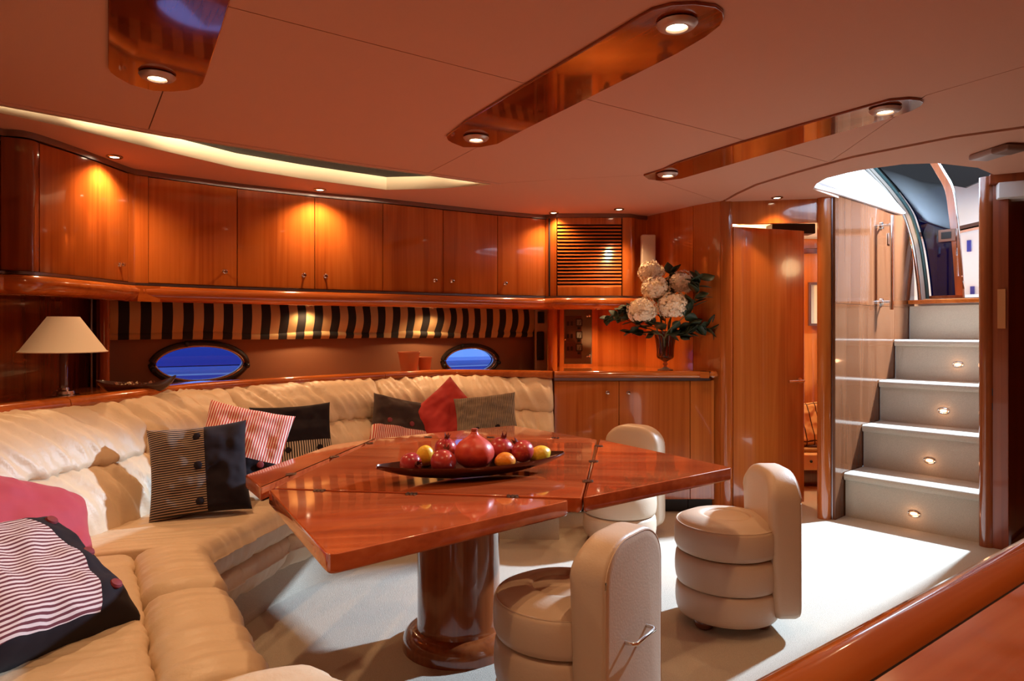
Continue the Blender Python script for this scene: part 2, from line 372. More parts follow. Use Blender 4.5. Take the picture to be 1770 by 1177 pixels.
# ---------------------------------------------------------------- downlights
def downlight(x, y, z, label, big=True, power=14, aim=None, cone=138, blend=.9, group='ceiling downlights', lens=None, col=(1,.60,.30), tiny=False):
    t = empty('downlight', (x, y, z), label, 'downlight', group)
    if big:
        tilt = Matrix.Rotation(.0, 3, 'X')
        obj('ring', MB().lathe([(.030,-.001),(.052,-.002),(.056,-.006),(.050,-.014),(.038,-.020),(.030,-.019),(.026,-.012),(.026,-.001)], n=28), mat('satin_bezel', (.50,.36,.30), .35, .5), t, local=True)
        obj('lens', MB().lathe([(.001,-.010),(.018,-.011),(.026,-.013),(.026,-.009),(.001,-.008)], n=20), LAMPON, t, local=True)
    else:
        r = .55 if tiny else 1
        obj('ring', MB().lathe([(.020*r,-.0005),(.036*r,-.001),(.037*r,-.004),(.030*r,-.008),(.022*r,-.007),(.020*r,-.003)], n=24), DCHROME, t, local=True)
        obj('lens', MB().lathe([(.001,-.004),(.021*r,-.0045),(.021*r,-.002),(.001,-.001)], n=18), LAMPON, t, local=True)
    ld = bpy.data.lights.new('downlight_beam', 'SPOT'); ld.energy = power; ld.color = col; ld.spot_size = math.radians(cone); ld.spot_blend = blend; ld.shadow_soft_size = .02
    lo = bpy.data.objects.new('downlight_beam', ld); C.objects.link(lo); lo.parent = t; lo.location = (0,0,-.024)
    if aim: lo.rotation_euler = Vector(aim).to_track_quat('-Z', 'Y').to_euler()
    return t
def pxl(px, py, z=ZC): p = PX(px, py, z); return p.x, p.y
zi = ZC-.010
K = 1.0
x, y = pxl(272,128,zi); downlight(x, y, zi, 'round lit downlight at the far end of the broad wood ceiling panel', power=36*K)
downlight(-.56, 1.17, zi, 'downlight at the near end of the broad wood ceiling panel', power=22*K)
x, y = pxl(823,236,zi); downlight(x, y, zi, 'round lit downlight at the narrow far end of the paddle-shaped ceiling panel', power=20*K)
x, y = pxl(1170,38,zi); downlight(x, y, zi, 'large bright downlight at the wide near end of the paddle-shaped ceiling panel', power=24*K)
x, y = pxl(1154,299,zi); downlight(x, y, zi, 'round lit downlight at the far tip of the narrow ceiling panel by the stairs', power=18*K)
x, y = pxl(1530,187,zi); downlight(x, y, zi, 'round lit downlight at the near end of the narrow ceiling panel by the stairs', power=16*K)
x, y = pxl(198,270); downlight(x, y, ZC, 'small downlight above the curved leftmost wall cabinets', False, 27*K, cone=140, blend=.9)
x, y = pxl(553,327); downlight(x, y, ZC, 'small downlight above the middle of the row of wall cabinets', False, 27*K, cone=140, blend=.9)
x, y = pxl(957,367); downlight(x, y, ZC, 'small downlight in front of the louvred cabinet, on its left', False, 18*K, cone=140, blend=.9)
x, y = pxl(1070,361); downlight(x, y, ZC, 'small downlight in front of the louvred cabinet, on its right', False, 30*K, cone=100)
x, y = pxl(1343,341, ZC-.006); downlight(x, y, ZC-.006, 'small downlight above the open cabin door', False, 14*K, cone=110)
R120 = math.radians(120)
for a, b in ((.9,.5), (-.9,-.3), (1.0,-.9)):  # added spots out of view, without fittings, to brighten the near side
    ld = bpy.data.lights.new('unseen_fill_spot', 'SPOT'); ld.energy = 24*K; ld.color = (1,.60,.30); ld.spot_size = R120; ld.spot_blend = .7; ld.shadow_soft_size = .03
    lo = bpy.data.objects.new('unseen_fill_spot', ld); C.objects.link(lo); lo.location = (a, b, ZC-.03)
for (px, d, lb) in ((533,4.20,'tiny lit spotlight under the wall cabinets, left one above the striped blind'), (748,4.63,'tiny lit spotlight under the wall cabinets, right one above the striped blind')):
    q = Q(px, d); downlight(q.x, q.y, 1.354, lb, False, 10, cone=150, group='spotlights under the wall cabinets', tiny=True)
downlight(.62, 4.86, 1.356, 'tiny spotlight under the louvred cabinet over the worktop', False, 15, cone=140, group='spotlights under the wall cabinets', tiny=True)

# ---------------------------------------------------------------- outer shell walls
def wall(name, path, z0, z1, m, th=.04, side=1, parent=None, kind='structure'):
    return obj(name, MB().sweep(path, [(0,z0),(0,z1),(th*side,z1),(th*side,z0)]), m, parent, kind=kind, smooth=30)
ALC = [(-2.62,-1.6),(-2.55,1.5),(-2.36,2.6),(-2.26,3.2),(-2.19,3.60)]
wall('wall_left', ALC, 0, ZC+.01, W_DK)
wall('wall_rear', [(3.85,-1.62),(-2.66,-1.62)], 0, ZC+.01, W_V, side=1)
wall('wall_right', [(3.75,3.0),(3.75,-1.62)], 0, ZC+.01, W_V, side=1)
# hull wall with porthole openings
def hfr(t, z, h): p = HP(t, h); return Vector((p.x, p.y, z))
def eye(tc, zc, a, b, n=40):
    out = []
    for j in range(n):
        th = 2*PI*j/n; c, s_ = math.cos(th), math.sin(th); out.append((tc+a*math.copysign(abs(c)**.92, c), zc+b*math.copysign(abs(s_)**1.18, s_)))
    return out
PH = [(.212, 1.005, .238, .100), (2.06, .975, .215, .092)]
hw = MB().prism([[(-.42,.0),(3.0,.0),(3.0,ZC),(-.42,ZC)]]+[eye(*p)[::-1] for p in PH], 0, .05, fr=hfr)
obj('wall_back', hw, HULL, kind='structure', smooth=0)
for i, (tc, zc, a, b) in enumerate(PH):
    e = empty('window_%d' % (i+1), hfr(tc, zc-b, 0), kind='structure')
    base(e, ('eye-shaped porthole with blue glass beside the lamp and bowl', 'eye-shaped porthole with blue glass beside the terracotta cups')[i])
    obj('window_pane', MB().prism(eye(tc, zc, a-.004, b-.004), .018, .024, fr=hfr), PGLASS, e, kind='structure', smooth=0)
    ring = [hfr(p[0], p[1], -.006) for p in eye(tc, zc, a+.022, b+.018)]
    obj('window_frame', MB().tube(ring, .018, 8, closed=True), mat('porthole_black', (.02,.012,.010), .3), e, kind='structure')
    ring = [hfr(p[0], p[1], -.016) for p in eye(tc, zc, a+.003, b+.003)]
    obj('window_ring', MB().tube(ring, .006, 8, closed=True), mat('porthole_bronze', (.45,.28,.20), .25, 1), e, kind='structure')
    for (ct, cz) in ((tc-a-.015, zc-.03), (tc+a+.02, zc-.02), (tc+.03, zc-b-.018), (tc-.08, zc+b+.02)):
        obj('window_knob', MB().ball(hfr(ct, cz, -.03), .016, 12, 8), BLACK, e, kind='structure')
# moored boat and water outside, seen through the blue glass
nb = empty('moored_yacht', hfr(1.0, 0, 3.6), 'white motor yacht moored outside, seen through the portholes', 'boat')
def nfr(t, z, h): return hfr(t, z, h)
YD = mat('yacht_windows', (.16,.18,.52), .3)
obj('hull', MB().prism([(-5,.0),(8,.0),(8,.72),(-5,.74)], 3.4, 4.4, fr=nfr), mat('yacht_hull', (.16,.18,.50), .4), nb, smooth=0)
obj('rubbing_strake', MB().prism([(-5,.74),(8,.72),(8,.735),(-5,.755)], 3.35, 4.4, fr=nfr), WHITEP, nb, smooth=0)
obj('topsides', MB().prism([(-5,.755),(8,.735),(8,.80),(-5,.82)], 3.38, 4.4, fr=nfr), mat('yacht_topsides', (.30,.36,.62), .3), nb, smooth=0)
obj('cabin_window', MB().prism([(-3.6,.82),(-3.4,1.0),(-.9,1.1),(-.72,.86),(-.9,.82)], 3.6, 4.4, fr=nfr), YD, nb, smooth=0)
obj('cabin_window', MB().prism([(.1,.82),(-.1,.86),(.05,1.1),(2.4,1.0),(2.9,.82)], 3.6, 4.4, fr=nfr), YD, nb, smooth=0)
obj('coaming', MB().prism([(-.9,.82),(-.72,.86),(-.1,.86),(.1,.82)], 3.6, 4.4, fr=nfr), YD, nb, smooth=0)
# enclosing hull behind things
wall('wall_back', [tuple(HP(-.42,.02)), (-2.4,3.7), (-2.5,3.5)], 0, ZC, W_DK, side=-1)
# divider post between the lamp alcove and the porthole bay
dp = Q(181, 3.50)
obj('trim_2', MB().lathe([(.024,.90),(.024,1.40)], (dp.x, dp.y, 0), 16), W_P, kind='structure')
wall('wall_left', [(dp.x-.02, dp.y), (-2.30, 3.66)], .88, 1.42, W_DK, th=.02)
obj('trim_3', MB().lathe([(.006,.90),(.006,1.40)], (dp.x-.05, dp.y-.03, 0), 10), STRIP, kind='structure')

# ---------------------------------------------------------------- wall cabinets
ZB, ZT = 1.452, 2.022
def inward(p, q):
    d = (q-p).normalized(); return Vector((-d.y, d.x))   # away from the room (left of travel)
units = [(-60,0,'dark curved wall cabinet cut by the photo left edge',0),(0,68,'narrow curved wall cabinet panel, second from the photo left edge',0),(68,222,'wide wall cabinet set at an angle over the table lamp',207),
         (256,410,'wall cabinet right of the rounded corner, over the left porthole',388),(410,544,'wall cabinet under the middle downlight, knob at its lower right',525),
         (544,662,'wall cabinet just right of the middle downlight, knob at its lower left',563),(662,766,'third wall cabinet from the louvred one, over the striped blind',751),
         (766,860,'second wall cabinet from the louvred one',781),(860,943,'wall cabinet nearest the louvred one',872)]
def rounded_path(ps, n=6): return [p.to_2d() for p in cat_rom([Vector((p.x, p.y, 0)) for p in ps], n)]
for (a, b, lb, kp) in units:
    ps = [CAB[k] for k in sorted(CAB) if a <= k <= b]
    path = rounded_path(ps, 4) if len(ps) > 2 or a < 60 else ps
    A, B = path[0], path[-1]; c = empty('wall_cabinet', ((A.x+B.x)/2, (A.y+B.y)/2, ZB), lb, 'cabinet', 'cherry wood wall cabinets')
    dth = .02
    dp_ = .06 if a < 60 else .24
    carc = MB().sweep(path, [(dth+.001,ZB),(dth+.001,ZT),(dp_,ZT),(dp_,ZB)])
    obj('body', carc, W_V, c, smooth=30)
    g = .0022; d0 = (path[1]-path[0]).normalized(); d1 = (path[-1]-path[-2]).normalized(); pp = [path[0]+d0*g]+path[1:-1]+[path[-1]-d1*g]
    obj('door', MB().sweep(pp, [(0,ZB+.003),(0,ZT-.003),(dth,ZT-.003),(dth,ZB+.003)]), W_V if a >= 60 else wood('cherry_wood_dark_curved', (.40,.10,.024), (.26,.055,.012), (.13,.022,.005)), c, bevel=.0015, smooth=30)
    if kp:
        # knob on the door line at this picture column
        best = None
        for i in range(len(path)-1):
            for k in range(21):
                q = lerp(path[i], path[i+1], k/20); e_ = abs(q.x/q.y-(kp-885)/F_PX)
                if best is None or e_ < best[0]: best = (e_, q, -inward(path[i], path[i+1]))
        q, nr = best[1], best[2]; kz = ZB+.085
        M = Vector((nr.x, nr.y, 0)).to_track_quat('Z', 'Y').to_matrix()
        obj('knob', MB().lathe([(.011,0),(.012,.003),(.006,.006),(.005,.014),(.010,.018),(.012,.023),(.009,.027),(.002,.028)], (q.x, q.y, kz), 16, M), CHROME, c)
cp = [CAB[222], CAB[232], CAB[243], CAB[256]]
o = obj('corner_post', MB().sweep(rounded_path(cp, 5), [(0,ZB),(0,ZT),(.2,ZT),(.2,ZB)]), W_V, smooth=50); base(o, 'rounded cherry wood corner panel between the angled cabinet and the long row', 'panel')
full = rounded_path([CAB[k] for k in (-60,0,51,136,222,243,256,410,544,662,766,860,943)], 6)
end = [Q(963,4.93), Q(1072,4.93)]
path_all = full+end+[Vector(p) for p in ((.86,4.95),(.93,5.01),(1.0,5.04))]
# metal strips over and under the doors, wooden rail beneath
obj('trim_4', MB().sweep(path_all, [(-.010,ZT),(-.010,ZC),(.019,ZC),(.019,ZT)]), STRIP, kind='structure', smooth=30)
obj('trim_5', MB().sweep(path_all, [(-.018,ZB-.014),(-.018,ZB-.001),(.03,ZB-.001),(.03,ZB-.014)]), STRIP, kind='structure', smooth=30)
railp = [(-.022,1.432),(-.036,1.418),(-.036,1.395),(-.028,1.372),(-.010,1.356),(.02,1.352),(.04,1.352),(.04,1.436),(-.018,1.436)]
obj('trim_6', MB().sweep(path_all, railp), W_H, kind='structure', smooth=60)
obj('trim_19', MB().prism([tuple(CAB[k]) for k in (-60,0,51,68,136,222,243,256,410,544,662,766,860,943)]+[(.33,4.95),(.86,4.97),(1.0,5.05),(1.0,5.14),(.30,5.14),tuple(HP(2.70,-.01)),tuple(HP(-.38,-.01)),(-2.24,3.5),(-2.30,3.0),(-2.40,2.3)], 1.358, 1.372), W_H, kind='structure', smooth=0)
# louvred cabinet
lc = empty('louvred_cabinet', (.56, 4.95, ZB), 'cherry wood cabinet with horizontal louvre slats in the far corner', 'cabinet')
xa, xb = Q(963,4.93).x, Q(1075,4.93).x
obj('body', MB().box(((xa+xb)/2, 5.05, (ZB+ZT)/2), (xb-xa+.12, .16, ZT-ZB)), VOID, lc)
obj('filler_panel', MB().prism([tuple(CAB[943]), (xa-.004, 4.93), (xa-.004, 5.06), tuple(CAB[943]+Vector((0,.1)))], ZB, ZT), W_V, lc)
zl0, zl1 = 1.515, 1.972
obj('frame', MB().box(((xa+xb)/2, 4.945, (ZB+zl0)/2), (xb-xa-.006, .03, zl0-ZB)), W_V, lc, bevel=.002)
obj('frame', MB().box(((xa+xb)/2, 4.945, (ZT+zl1)/2), (xb-xa-.006, .03, ZT-zl1)), W_V, lc, bevel=.002)
ns = 18; ph = (zl1-zl0)/ns; src = None
for i in range(ns):
    z = zl0+ph*(i+.5)
    mb = MB().add([((xa+.003), 4.932, z-ph*.42), ((xa+.003), 4.938, z+ph*.12), ((xa+.003), 4.965, z+ph*.38), ((xa+.003), 4.962, z-ph*.1),
                   ((xb-.003), 4.932, z-ph*.42), ((xb-.003), 4.938, z+ph*.12), ((xb-.003), 4.965, z+ph*.38), ((xb-.003), 4.962, z-ph*.1)],
                  [(0,1,2,3),(7,6,5,4),(0,4,5,1),(1,5,6,2),(2,6,7,3),(3,7,4,0)])
    if src is None: src = obj('slat', mb, W_X, lc); zsrc = z
    else: c2 = src.copy(); C.objects.link(c2); c2.location.z += z-zsrc
cp2 = [(xb+.004,4.93),(xb+.08,4.935),(.93,5.0),(1.0,5.04)]
obj('corner_panel', MB().sweep(rounded_path([Vector(p) for p in cp2], 5), [(0,ZB),(0,ZT),(.10,ZT),(.10,ZB)]), W_V, lc, smooth=50)

# ---------------------------------------------------------------- far right walls around the worktop and the doors
NB_Y = 5.16
niche = [(.26,5.40),(.27,NB_Y-.02),(.42,NB_Y),(.72,NB_Y),(.95,NB_Y-.03),(1.02,5.05)]
wall('wall_back', niche, .88, 1.37, W_V, th=.05, side=1)
obj('trim_7', MB().lathe([(.034,.90),(.034,1.36)], (.305,5.06,0), 20), W_V, kind='structure')
farw = [(1.0,5.05),(1.13,4.82),(1.235,4.62)]; farw2 = [(1.237,4.615),(1.33,4.50),(1.372,4.46)]
wall('wall_back', farw, 0, ZC+.005, W_V, side=1); wall('wall_back', farw2, 0, ZC+.005, W_V, side=1)
# door way
DJ = Vector((1.405,4.445)); DK = Vector((1.985,4.335))
obj('trim_8', MB().sweep([(1.372,4.455),(1.39,4.43),(1.425,4.425),(1.448,4.442),(1.448,4.48)], [(0,0),(0,ZC+.005),(.05,ZC+.005),(.05,0)]), W_V, kind='structure', smooth=60)
dd = (DK-DJ).normalized()
wall('wall_back', [tuple(DJ+dd*.03), tuple(DK-dd*.01)], 1.895, ZC+.002, W_V, th=.04)
post = ST(-.17, -.02); 
obj('trim_9', MB().lathe([(.042,0),(.042,ZC+.01)], (1.995,4.325,0), 24), W_V, kind='structure')
obj('trim_10', MB().lathe([(.005,0),(.005,ZC+.01)], (2.034,4.300,0), 8), STRIP, kind='structure')
door = empty('door_1', (1.458,4.46,0), kind='structure'); base(door, 'tall cherry wood cabin door standing ajar')
dl0 = Vector((1.460,4.462)); dl1 = Q(1390,4.66)
obj('door_leaf', MB().sweep([tuple(dl0), tuple(dl1)], [(0,.02),(0,1.885),(.035,1.885),(.035,.02)]), W_V, door, kind='structure', bevel=.002)
hq = lerp(dl0, dl1, .93); hn = -inward(dl0, dl1); hd = (dl1-dl0).normalized(); hz = EYE-(658-HOR)*hq.y/F_PX
obj('door_handle', MB().tube([V3(hq, hz), V3(hq+hn*.04, hz), V3(hq+hn*.045-hd*.02, hz), V3(hq+hn*.045-hd*.13, hz)], .009, 10).lathe([(.022,0),(.022,.006),(.001,.007)], V3(hq, hz), 16, V3(hn,0).to_track_quat('Z','Y').to_matrix()), CHROME, door, kind='structure')
# cabin beyond the door
wall('wall_far', [(1.3,6.1),(3.1,6.1)], 0, 2.06, W_V, th=.04)
wall('wall_far', [(1.02,5.09),(1.02,6.1)], 0, 2.06, W_V, th=.03)
obj('ceiling', MB().prism([(1.40,4.58),(2.12,4.52),(2.78,5.2),(2.78,6.08),(1.15,6.08),(1.15,5.15)], 2.02, 2.035), CREAM, kind='structure', smooth=0)
o = obj('valance', MB().box((2.4,6.02,1.90), (1.4,.12,.05)), W_DK, bevel=.01); base(o, 'dark wooden valance along the cabin wall seen through the open door', 'valance')
fr = empty('picture_frame', (2.66,6.04,1.24), 'narrow dark-framed cream picture on the cabin wall behind the door', 'picture')
xf0, xf1 = 2.655, 2.86
z0f, z1f = EYE-(563-HOR)*6.06/F_PX, EYE-(488-HOR)*6.06/F_PX
fr.location = ((xf0+xf1)/2, 6.05, z0f)
obj('frame', MB().prism([[(xf0,z0f),(xf1,z0f),(xf1,z1f),(xf0,z1f)],[(xf0+.02,z0f+.02),(xf0+.02,z1f-.02),(xf1-.02,z1f-.02),(xf1-.02,z0f+.02)]], 0, .025, fr=lambda x,y,h: Vector((x,6.075-h,y))), mat('dark_frame', (.10,.035,.02), .4), fr)
obj('picture', MB().box(((xf0+xf1)/2,6.072,(z0f+z1f)/2), (xf1-xf0-.03,.006,z1f-z0f-.03)), mat('cream_mount', (.75,.58,.33), .8), fr)
bed = empty('cabin_bed', (2.5,5.6,0), 'low cream and brown bed base seen through the cabin door', 'bed')
obj('plinth', MB().box((2.55,5.62,.07), (1.0,.82,.14)), W_DK, bed)
obj('frame', MB().box((2.52,5.58,.20), (1.06,.92,.12)), mat('bed_cream', (.80,.50,.22), .5), bed, bevel=.01)
obj('knob', MB().ball((2.26,5.112,.21), .011, 10, 8), BLACK, bed)
o = obj('blanket', MB().box((2.52,5.62,.275), (1.02,.84,.03)), mat('blanket_gold', (.35,.20,.08), .95), bevel=.012); base(o, 'gold brown blanket on the cabin bed under the checked cushion', 'blanket')
PLAID = mat('plaid', (.70,.45,.18), .9)
tc = N(PLAID,'ShaderNodeTexCoord'); sp = N(PLAID,'ShaderNodeSeparateXYZ'); L(PLAID, tc.outputs['Object'], sp.inputs[0]); outs = []
for ax in (0,2):
    a_ = N(PLAID,'ShaderNodeMath',operation='MULTIPLY_ADD'); a_.inputs[1].default_value = 17; a_.inputs[2].default_value = 100.2; L(PLAID, sp.outputs[ax], a_.inputs[0])
    f_ = N(PLAID,'ShaderNodeMath',operation='FRACT'); L(PLAID, a_.outputs[0], f_.inputs[0]); g_ = N(PLAID,'ShaderNodeMath',operation='LESS_THAN'); g_.inputs[1].default_value = .14; L(PLAID, f_.outputs[0], g_.inputs[0]); outs.append(g_)
mx_ = N(PLAID,'ShaderNodeMath',operation='MAXIMUM'); L(PLAID, outs[0].outputs[0], mx_.inputs[0]); L(PLAID, outs[1].outputs[0], mx_.inputs[1])
r_ = ramp(PLAID, [(0,(.72,.46,.19)),(1,(.09,.03,.015))]); L(PLAID, mx_.outputs[0], r_.inputs[0]); L(PLAID, r_.outputs[0], bsdf(PLAID).inputs['Base Color'])
o = obj('air_vent', MB().box((1.95,4.74,1.905), (.30,.12,.07)), BLACK, bevel=.006); base(o, 'black box above the open door leaf inside the cabin', 'vent')
ld = bpy.data.lights.new('cabin_lamp', 'POINT'); ld.energy = 60; ld.color = (1,.66,.32); ld.shadow_soft_size = .08; lo = bpy.data.objects.new('cabin_lamp', ld); C.objects.link(lo); lo.location = (1.75,5.55,1.75)

# ---------------------------------------------------------------- companionway
RS, TR = .283, .292
st = empty('staircase', V3(ST(0,.4),0), 'carpeted companionway stairs with a lit lens in each riser', 'stairs')
SWD = .80
def sbox(a0, a1, b0, b1, z0, z1, mb=None):
    return (mb or MB()).prism([tuple(ST(a0,b0)), tuple(ST(a1,b0)), tuple(ST(a1,b1)), tuple(ST(a0,b1))], z0, z1)
for k in range(1, 6):
    a0 = (k-1)*TR+.022
    zt = RS*k-(.012 if k == 5 else 0)
    rs = obj('riser', sbox(a0, a0+.03, .004, SWD, RS*(k-1), zt-.02), CARPET, st)
    if k < 5:
        prof = [(-.022,-.040),(-.026,-.022),(-.022,-.006),(-.010,0),(.30,0),(.30,-.022),(.03,-.022),(.0,-.045),(-.014,-.046)]
        rings = [[V3(ST(a0+p[0]-.0, b), zt+p[1]) for p in prof] for b in (.004, SWD)]
        obj('tread', MB().loftrings(rings), CARPET, st, smooth=70)
        lx, ly = {1:(1580,888),2:(1607,796),3:(1631,710),4:(1656,630)}[k]
        # lens on the riser face at this picture column
        kx = (lx-885)/F_PX; P0 = ST(a0, 0); b_ = (kx*P0.y-P0.x)/(v.x-kx*v.y); LP = ST(a0-.004, b_); zl = EYE-(ly-HOR)*LP.y/F_PX
        nrm = V3(-u, 0); M = nrm.to_track_quat('Z','Y').to_matrix()
        vv = V3(v,0); bez = [V3(LP,zl)+vv*.030*math.cos(t_)+Vector((0,0,.017*math.sin(t_))) for t_ in [2*PI*j/20 for j in range(20)]]
        sl = obj('step_light', MB().tube(bez, .004, 6, closed=True), CHROME, st, label='small lit step light in a chrome oval bezel')
        ln = obj('lens', MB().loftrings([[V3(LP,zl)-V3(u,0)*h_+vv*.020*math.cos(t_)+Vector((0,0,.009*math.sin(t_))) for t_ in [2*PI*j/16 for j in range(16)]] for h_ in (-.003,.003)]), STEPON, sl)
        pl_ = bpy.data.lights.new('step_lamp', 'POINT'); pl_.energy = .12; pl_.color = (1,.5,.25); pl_.shadow_soft_size = .015
        po = bpy.data.objects.new('step_lamp', pl_); C.objects.link(po); po.location = V3(LP,zl)-V3(u,0)*.03
obj('trim_11', sbox(1.16, 1.36, 0, SWD, 1.398, 1.428), W_X, kind='structure', bevel=.004)
obj('trim_12', sbox(1.19, 1.23, .1, .55, 1.428, 1.436), CHROME, kind='structure')
obj('floor', sbox(1.36, 4.5, -.36, 2.5, 1.36, 1.40), WHITE, kind='structure')
# left wall of the stairs: glossy panels with fine joints
def afr(a_, z_, h_): p = ST(a_, h_); return Vector((p.x, p.y, z_))
ecv = [(1.31,1.372),(1.31,1.60),(1.27,1.80),(1.20,1.93),(1.11,2.02),(1.05,2.06)]
wl = obj('wall_left', MB().prism([(-.12,0),(1.31,0)]+ecv+[(-.12,2.06)], -.058, -.030, fr=afr), W_P, kind='structure', smooth=0)
W_S = wood('stair_wall_wood', (.17,.062,.026), (.135,.044,.017), (.085,.023,.008), rough=.10, coat=.4)
bsdf(W_S).inputs['Specular IOR Level'].default_value = .25
jz = 1.372
for (a0, a1, z0, z1) in ((-.118,.898,0,jz-.001),(-.118,.898,jz+.001,2.06),(.901,1.31,0,jz-.001)):
    obj('wall_panel', sbox(a0, a1, -.028, -.002, z0, z1), W_S, wl, bevel=.0008, smooth=0)
W_R = wood('cherry_wood_passage', (.34,.075,.018), (.24,.045,.010), (.13,.02,.005), rough=.3, coat=.25)
wall('wall_right', [tuple(ST(.02,SWD+.01)), tuple(ST(1.36,SWD+.01))], 0, 2.05, W_R, side=-1)
obj('wall_panel', MB().prism([(.901,jz+.001),(1.31,jz+.001)]+ecv[1:]+[(.901,2.06)], -.028, -.002, fr=afr), W_S, wl, smooth=0)
# white hatch coaming above the opening
hb = [Vector(p) for p in HOLE]; cenh = sum(hb, Vector((0,0)))/len(hb)
lefts = [tuple(p) for p in (arc[3], arc[2], arc[1], arc[0])]+[tuple(ST(-.1,0)), tuple(ST(.4,-.03)), tuple(ST(.9,-.10)), tuple(ST(1.33,-.30))]
low = [Vector(p) for p in lefts]; rings = []
off = [(-.0,.02),(-.06,.02),(-.14,.04),(-.22,.06),(-.24,.10),(-.28,.06),(-.30,.0),(-.25,0)]
cb_ = MB()
lowp = [V3(p, ZC-.004) for p in low]; 
lowp[4:] = [V3(ST(-.1,-.004),2.058), V3(ST(.5,-.004),2.058), V3(ST(1.04,-.004),2.062), V3(ST(1.29,-.085),2.13)]
hi_ = [V3(low[i]+Vector((-.25 if i < 4 else -.28, .10 if i < 4 else .30)), 2.62) for i in range(len(low))]
lo_s, hi_s = cat_rom(lowp, 5), cat_rom(hi_, 5)
rings = []
for j in range(7):
    t_ = j/6; rings.append([lerp(a_, b_, t_)+Vector((0,0,.08*math.sin(PI*t_))) for a_, b_ in zip(lo_s, hi_s)])
nC = len(lo_s); vsx = [p for r0 in rings for p in r0]; fsx = [(i*nC+j, i*nC+j+1, (i+1)*nC+j+1, (i+1)*nC+j) for i in range(6) for j in range(nC-1)]
co = obj('trim_13', MB().add(vsx, fsx), WHITE, kind='structure', smooth=60)
sm = co.modifiers.new('th', 'SOLIDIFY'); sm.thickness = .02
nearrim = [Vector(p) for p in arc[3:]]+[Vector((2.70,3.74)), ST(.3,SWD)]
obj('trim_14', MB().sweep(nearrim, [(0,ZC-.004),(0,2.5),(-.02,2.5),(-.02,ZC-.004)]), WHITE, kind='structure', smooth=60)
# door frame at the top of the stairs (arched), tinted leaf
def DF(b, z, a=1.30): p = ST(a, b); return Vector((p.x, p.y, z))
c1 = [(.045,1.42),(.03,1.60),(.0,1.83),(-.035,1.98),(-.08,2.12),(-.185,2.30),(-.30,2.46),(-.42,2.62)]
c2_ = [(.315,1.42),(.305,1.62),(.29,1.845),(.27,2.06),(.245,2.25),(.19,2.38),(.12,2.52),(.04,2.64)]
c1s = [(p.x,p.y) for p in cat_rom([Vector((a_,b_,0)) for a_,b_ in c1], 4)]; c2s = [(p.x,p.y) for p in cat_rom([Vector((a_,b_,0)) for a_,b_ in c2_], 4)]
cf = empty('companionway_door_frame', DF(.1,1.42), 'curved chrome and teal edged frame at the top of the stairs', 'door frame')
obj('frame_strip', MB().tube([DF(a_-.005,b_) for a_,b_ in c1s], .014, 10), CHROME, cf)
obj('frame_strip', MB().prism([(a_+.012,b_) for a_,b_ in c1s]+[(a_+.040,b_) for a_,b_ in c1s[::-1]], 1.29, 1.33, fr=lambda b,z,h: DF(b,z,h)), mat('cream_edge', (.70,.66,.60), .4), cf)
obj('frame_strip', MB().tube([DF(a_+.052,b_,1.29) for a_,b_ in c1s], .013, 10), mat('teal_seal', (.05,.11,.12), .25, .4), cf)
cdr = empty('companionway_door', DF(.2,1.42), 'dark tinted sliding door leaf with wood edge at the top of the stairs', 'door')
gl = [(a_+.065,b_) for a_,b_ in c1s]; gr = [(a_-.04,b_) for a_,b_ in c2s]
obj('glass', MB().prism(gl+gr[::-1], 1.335, 1.343, fr=lambda b,z,h: DF(b,z,h)), NAVYG, cdr, smooth=0)
obj('stile', MB().prism([(a_-.042,b_) for a_,b_ in c2s]+[(a_+.012,b_) for a_,b_ in c2s[::-1]], 1.31, 1.35, fr=lambda b,z,h: DF(b,z,h)), W_P, cdr, bevel=.003)
obj('edge_strip', MB().tube([DF(a_+.014,b_,1.31) for a_,b_ in c2s], .007, 8), CHROME, cdr)
obj('bottom_rail', MB().prism([(.06,1.428),(.32,1.428),(.32,1.462),(.06,1.462)], 1.31, 1.35, fr=lambda b,z,h: DF(b,z,h)), W_P, cdr)
obj('lock', MB().prism([(.165,1.865),(.275,1.865),(.275,1.955),(.165,1.955)], 1.295, 1.315, fr=lambda b,z,h: DF(b,z,h)), mat('lock_brown', (.25,.12,.08), .3), cdr, bevel=.003)
obj('lock_plate', MB().prism([(.185,1.885),(.250,1.885),(.250,1.935),(.185,1.935)], 1.290, 1.296, fr=lambda b,z,h: DF(b,z,h)), BLACK, cdr)
obj('handle', MB().tube([DF(.30,1.60,1.30), DF(.30,1.60,1.27), DF(.295,1.75,1.265), DF(.29,1.95,1.27), DF(.285,1.95,1.30)], .006, 8), CHROME, cdr)
# cockpit outside: white seat moulding under a dark canopy
ck = empty('cockpit_seat', V3(ST(2.5,.5),1.40), 'white cockpit seat moulding outside, beyond the stairs', 'seat')
obj('seat_back', sbox(2.5,2.75,-.6,2.4,1.40,2.62), WHITE, ck, bevel=.05, seg=4)
obj('seat_base', sbox(2.1,2.5,-.3,2.4,1.40,1.50), WHITE, ck, bevel=.04, seg=4)
for (b_, z_) in ((.045,1.945),(.07,1.537)):
    obj('cleat', sbox(2.485,2.50,b_,b_+.03,z_-.05,z_+.05), mat('cleat_blue', (.03,.04,.30), .4), ck)
ca = empty('canopy', V3(ST(2.3,.5),2.43), 'black canvas canopy with scalloped edge over the cockpit', 'canopy')
sc_ = [(-1.0,2.95)]+[(x_*.12-1.0, 2.43+.05*abs(math.sin(x_*PI/3))) for x_ in range(0,27)]+[(2.2,2.95)]
obj('valance', MB().prism(sc_, 2.30, 2.33, fr=lambda b,z,h: DF(b,z,h)), BLACK, ca, smooth=0)
